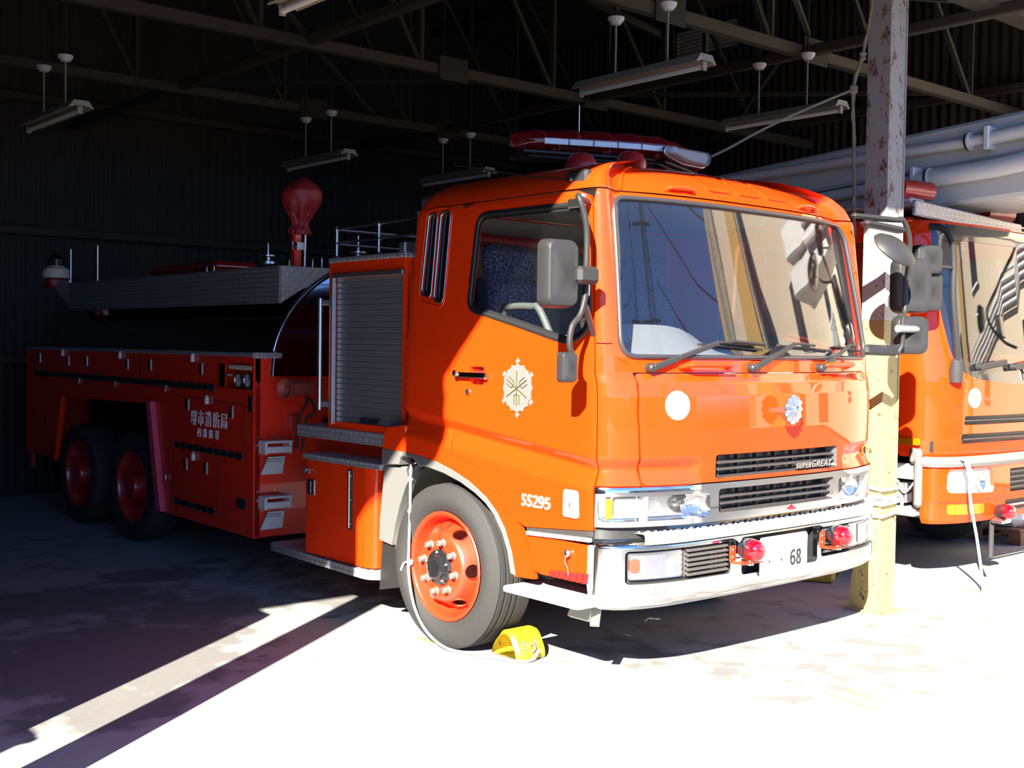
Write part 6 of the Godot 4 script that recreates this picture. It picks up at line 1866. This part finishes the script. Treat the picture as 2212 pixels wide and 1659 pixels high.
# ---------------------------------------------------------------- the scene
func _ready() -> void:
	var cam := Camera3D.new()
	cam.name = "camera"
	cam.projection = Camera3D.PROJECTION_PERSPECTIVE
	cam.keep_aspect = Camera3D.KEEP_HEIGHT
	cam.fov = rad_to_deg(2.0 * atan(829.5 / 2541.8))
	cam.near = 0.05
	cam.far = 300.0
	cam.transform = Transform3D(Basis(Vector3(.75959481, .01374628, .65025131), Vector3(.01099285, .99936247, -.03396782), Vector3(-.65030369, .0329499, .75895943)), Vector3(-5.5567, 1.8423, 4.1879))
	add_child(cam)
	cam.current = true
	var we := WorldEnvironment.new()
	we.name = "world"
	var env := Environment.new()
	env.background_mode = Environment.BG_SKY
	var sky := Sky.new()
	var sm := ProceduralSkyMaterial.new()
	sm.sky_top_color = Color(0.24, 0.36, 0.60)
	sm.sky_horizon_color = Color(0.52, 0.66, 0.82)
	sm.sky_curve = 0.12
	sm.ground_bottom_color = Color(0.35, 0.34, 0.33)
	sm.ground_horizon_color = Color(0.52, 0.60, 0.68)
	sm.sky_energy_multiplier = 2.35
	sm.ground_energy_multiplier = 1.0
	sky.sky_material = sm
	env.sky = sky
	env.ambient_light_source = Environment.AMBIENT_SOURCE_SKY if false else env.ambient_light_source
	env.tonemap_mode = Environment.TONE_MAPPER_LINEAR
	env.tonemap_exposure = 1.0
	env.sdfgi_enabled = true
	env.ssao_enabled = true
	env.ssil_enabled = true
	we.environment = env
	add_child(we)
	var sun := DirectionalLight3D.new()
	sun.name = "sun"
	sun.light_color = Color(1.0, 0.965, 0.90)
	sun.light_energy = 12.0
	sun.light_angular_distance = 0.53
	sun.shadow_enabled = true
	sun.sky_mode = DirectionalLight3D.SKY_MODE_LIGHT_ONLY
	add_child(sun)
	sun.look_at_from_position(Vector3(-14.5, 10.2, 9.7), Vector3.ZERO)

	make_materials()
	make_shed()
	make_pillar(1.72, -.34, "tall steel pillar, yellow and white below and rusty grey above, between the two fire trucks", true)
	make_pillar(-4.55, -.34, "steel pillar off to the left whose shadow crosses the floor", false)
	var cb := thing("tool_cabinet", "tall steel tool cabinet in the shaded bay left of the red truck", "cabinet", Vector3(-5.2, 0, -1.7))
	put("carcass", Mb.new().box(Vector3(0, 1.0, 0), Vector3(1.5, 2.0, 1.5), .02), M.cabinet, cb)
	put("door", Mb.new().box(Vector3(-.37, 1.0, .755), Vector3(.72, 1.9, .02), .006).box(Vector3(.37, 1.0, .755), Vector3(.72, 1.9, .02), .006), M.cabinet, cb)

	var tb := thing("rolled_tarpaulin", "rolled tarpaulin hanging under the eave outside the left of the picture", "tarpaulin", Vector3(-5.0, 3.76, .85))
	put("roll", Mb.new().lathe([Vector2(0, 0), Vector2(.13, .01), Vector2(.17, .08), Vector2(.16, .5), Vector2(.10, .8), Vector2(0, .82)], 20), M.cabinet, tb)
	put("strap", Mb.new().lathe([Vector2(.166, .3), Vector2(.172, .31), Vector2(.172, .35), Vector2(.166, .36)], 20), M.black, tb)
	for k in 3:
		var y: float = [.0, .5, 1.0][k]
		var cr := thing("crate", ["bottom", "middle", "top"][k] + " crate of the stack standing outside the left of the picture", "crate", Vector3(-6.1, y, -.25), "stacked crates")
		put("box", Mb.new().box(Vector3(0, .25, 0), Vector3(.62, .49, .66), .02), M.wood, cr)
		put("rim", Mb.new().box(Vector3(0, .44, 0), Vector3(.66, .05, .70), .01), M.wood, cr)
	var tk := thing("fire_truck", "orange-red fire engine with a fleet number on its door, parked nearest, half in the sun", "fire truck")
	make_cab(tk)
	front_wheel(tk, -1)
	front_wheel(tk, 1)
	for s in [-1, 1]:
		for z in [-6.24, -7.56]:
			rear_wheel(tk, s, z)
	make_bumper(tk)
	make_light_bar(tk)
	make_body(tk)
	make_second_truck()
	make_fixture(.79, 3.82, -1.82, 4.28, "pale fluorescent lamp hanging over the red truck's windscreen, the largest in view")
	make_fixture(3.08, 3.90, -2.26, 4.39, "fluorescent lamp hanging just left of the pillar, behind the rope")
	make_fixture(-1.95, 3.74, -6.1, 4.20, "dim fluorescent lamp hanging at far left, above the rear of the truck")
	make_fixture(1.1, 3.79, -6.83, 4.26, "dim fluorescent lamp hanging above the red covered searchlight")
	make_fixture(2.95, 3.80, -6.8, 4.26, "dim fluorescent lamp half hidden behind the cab roof")
	make_fixture(-2.08, 3.80, -1.35, 4.30, "fluorescent lamp whose end is cut by the top edge of the picture")
	make_ropes()
	make_chocks()
	make_misc()
	make_outside()
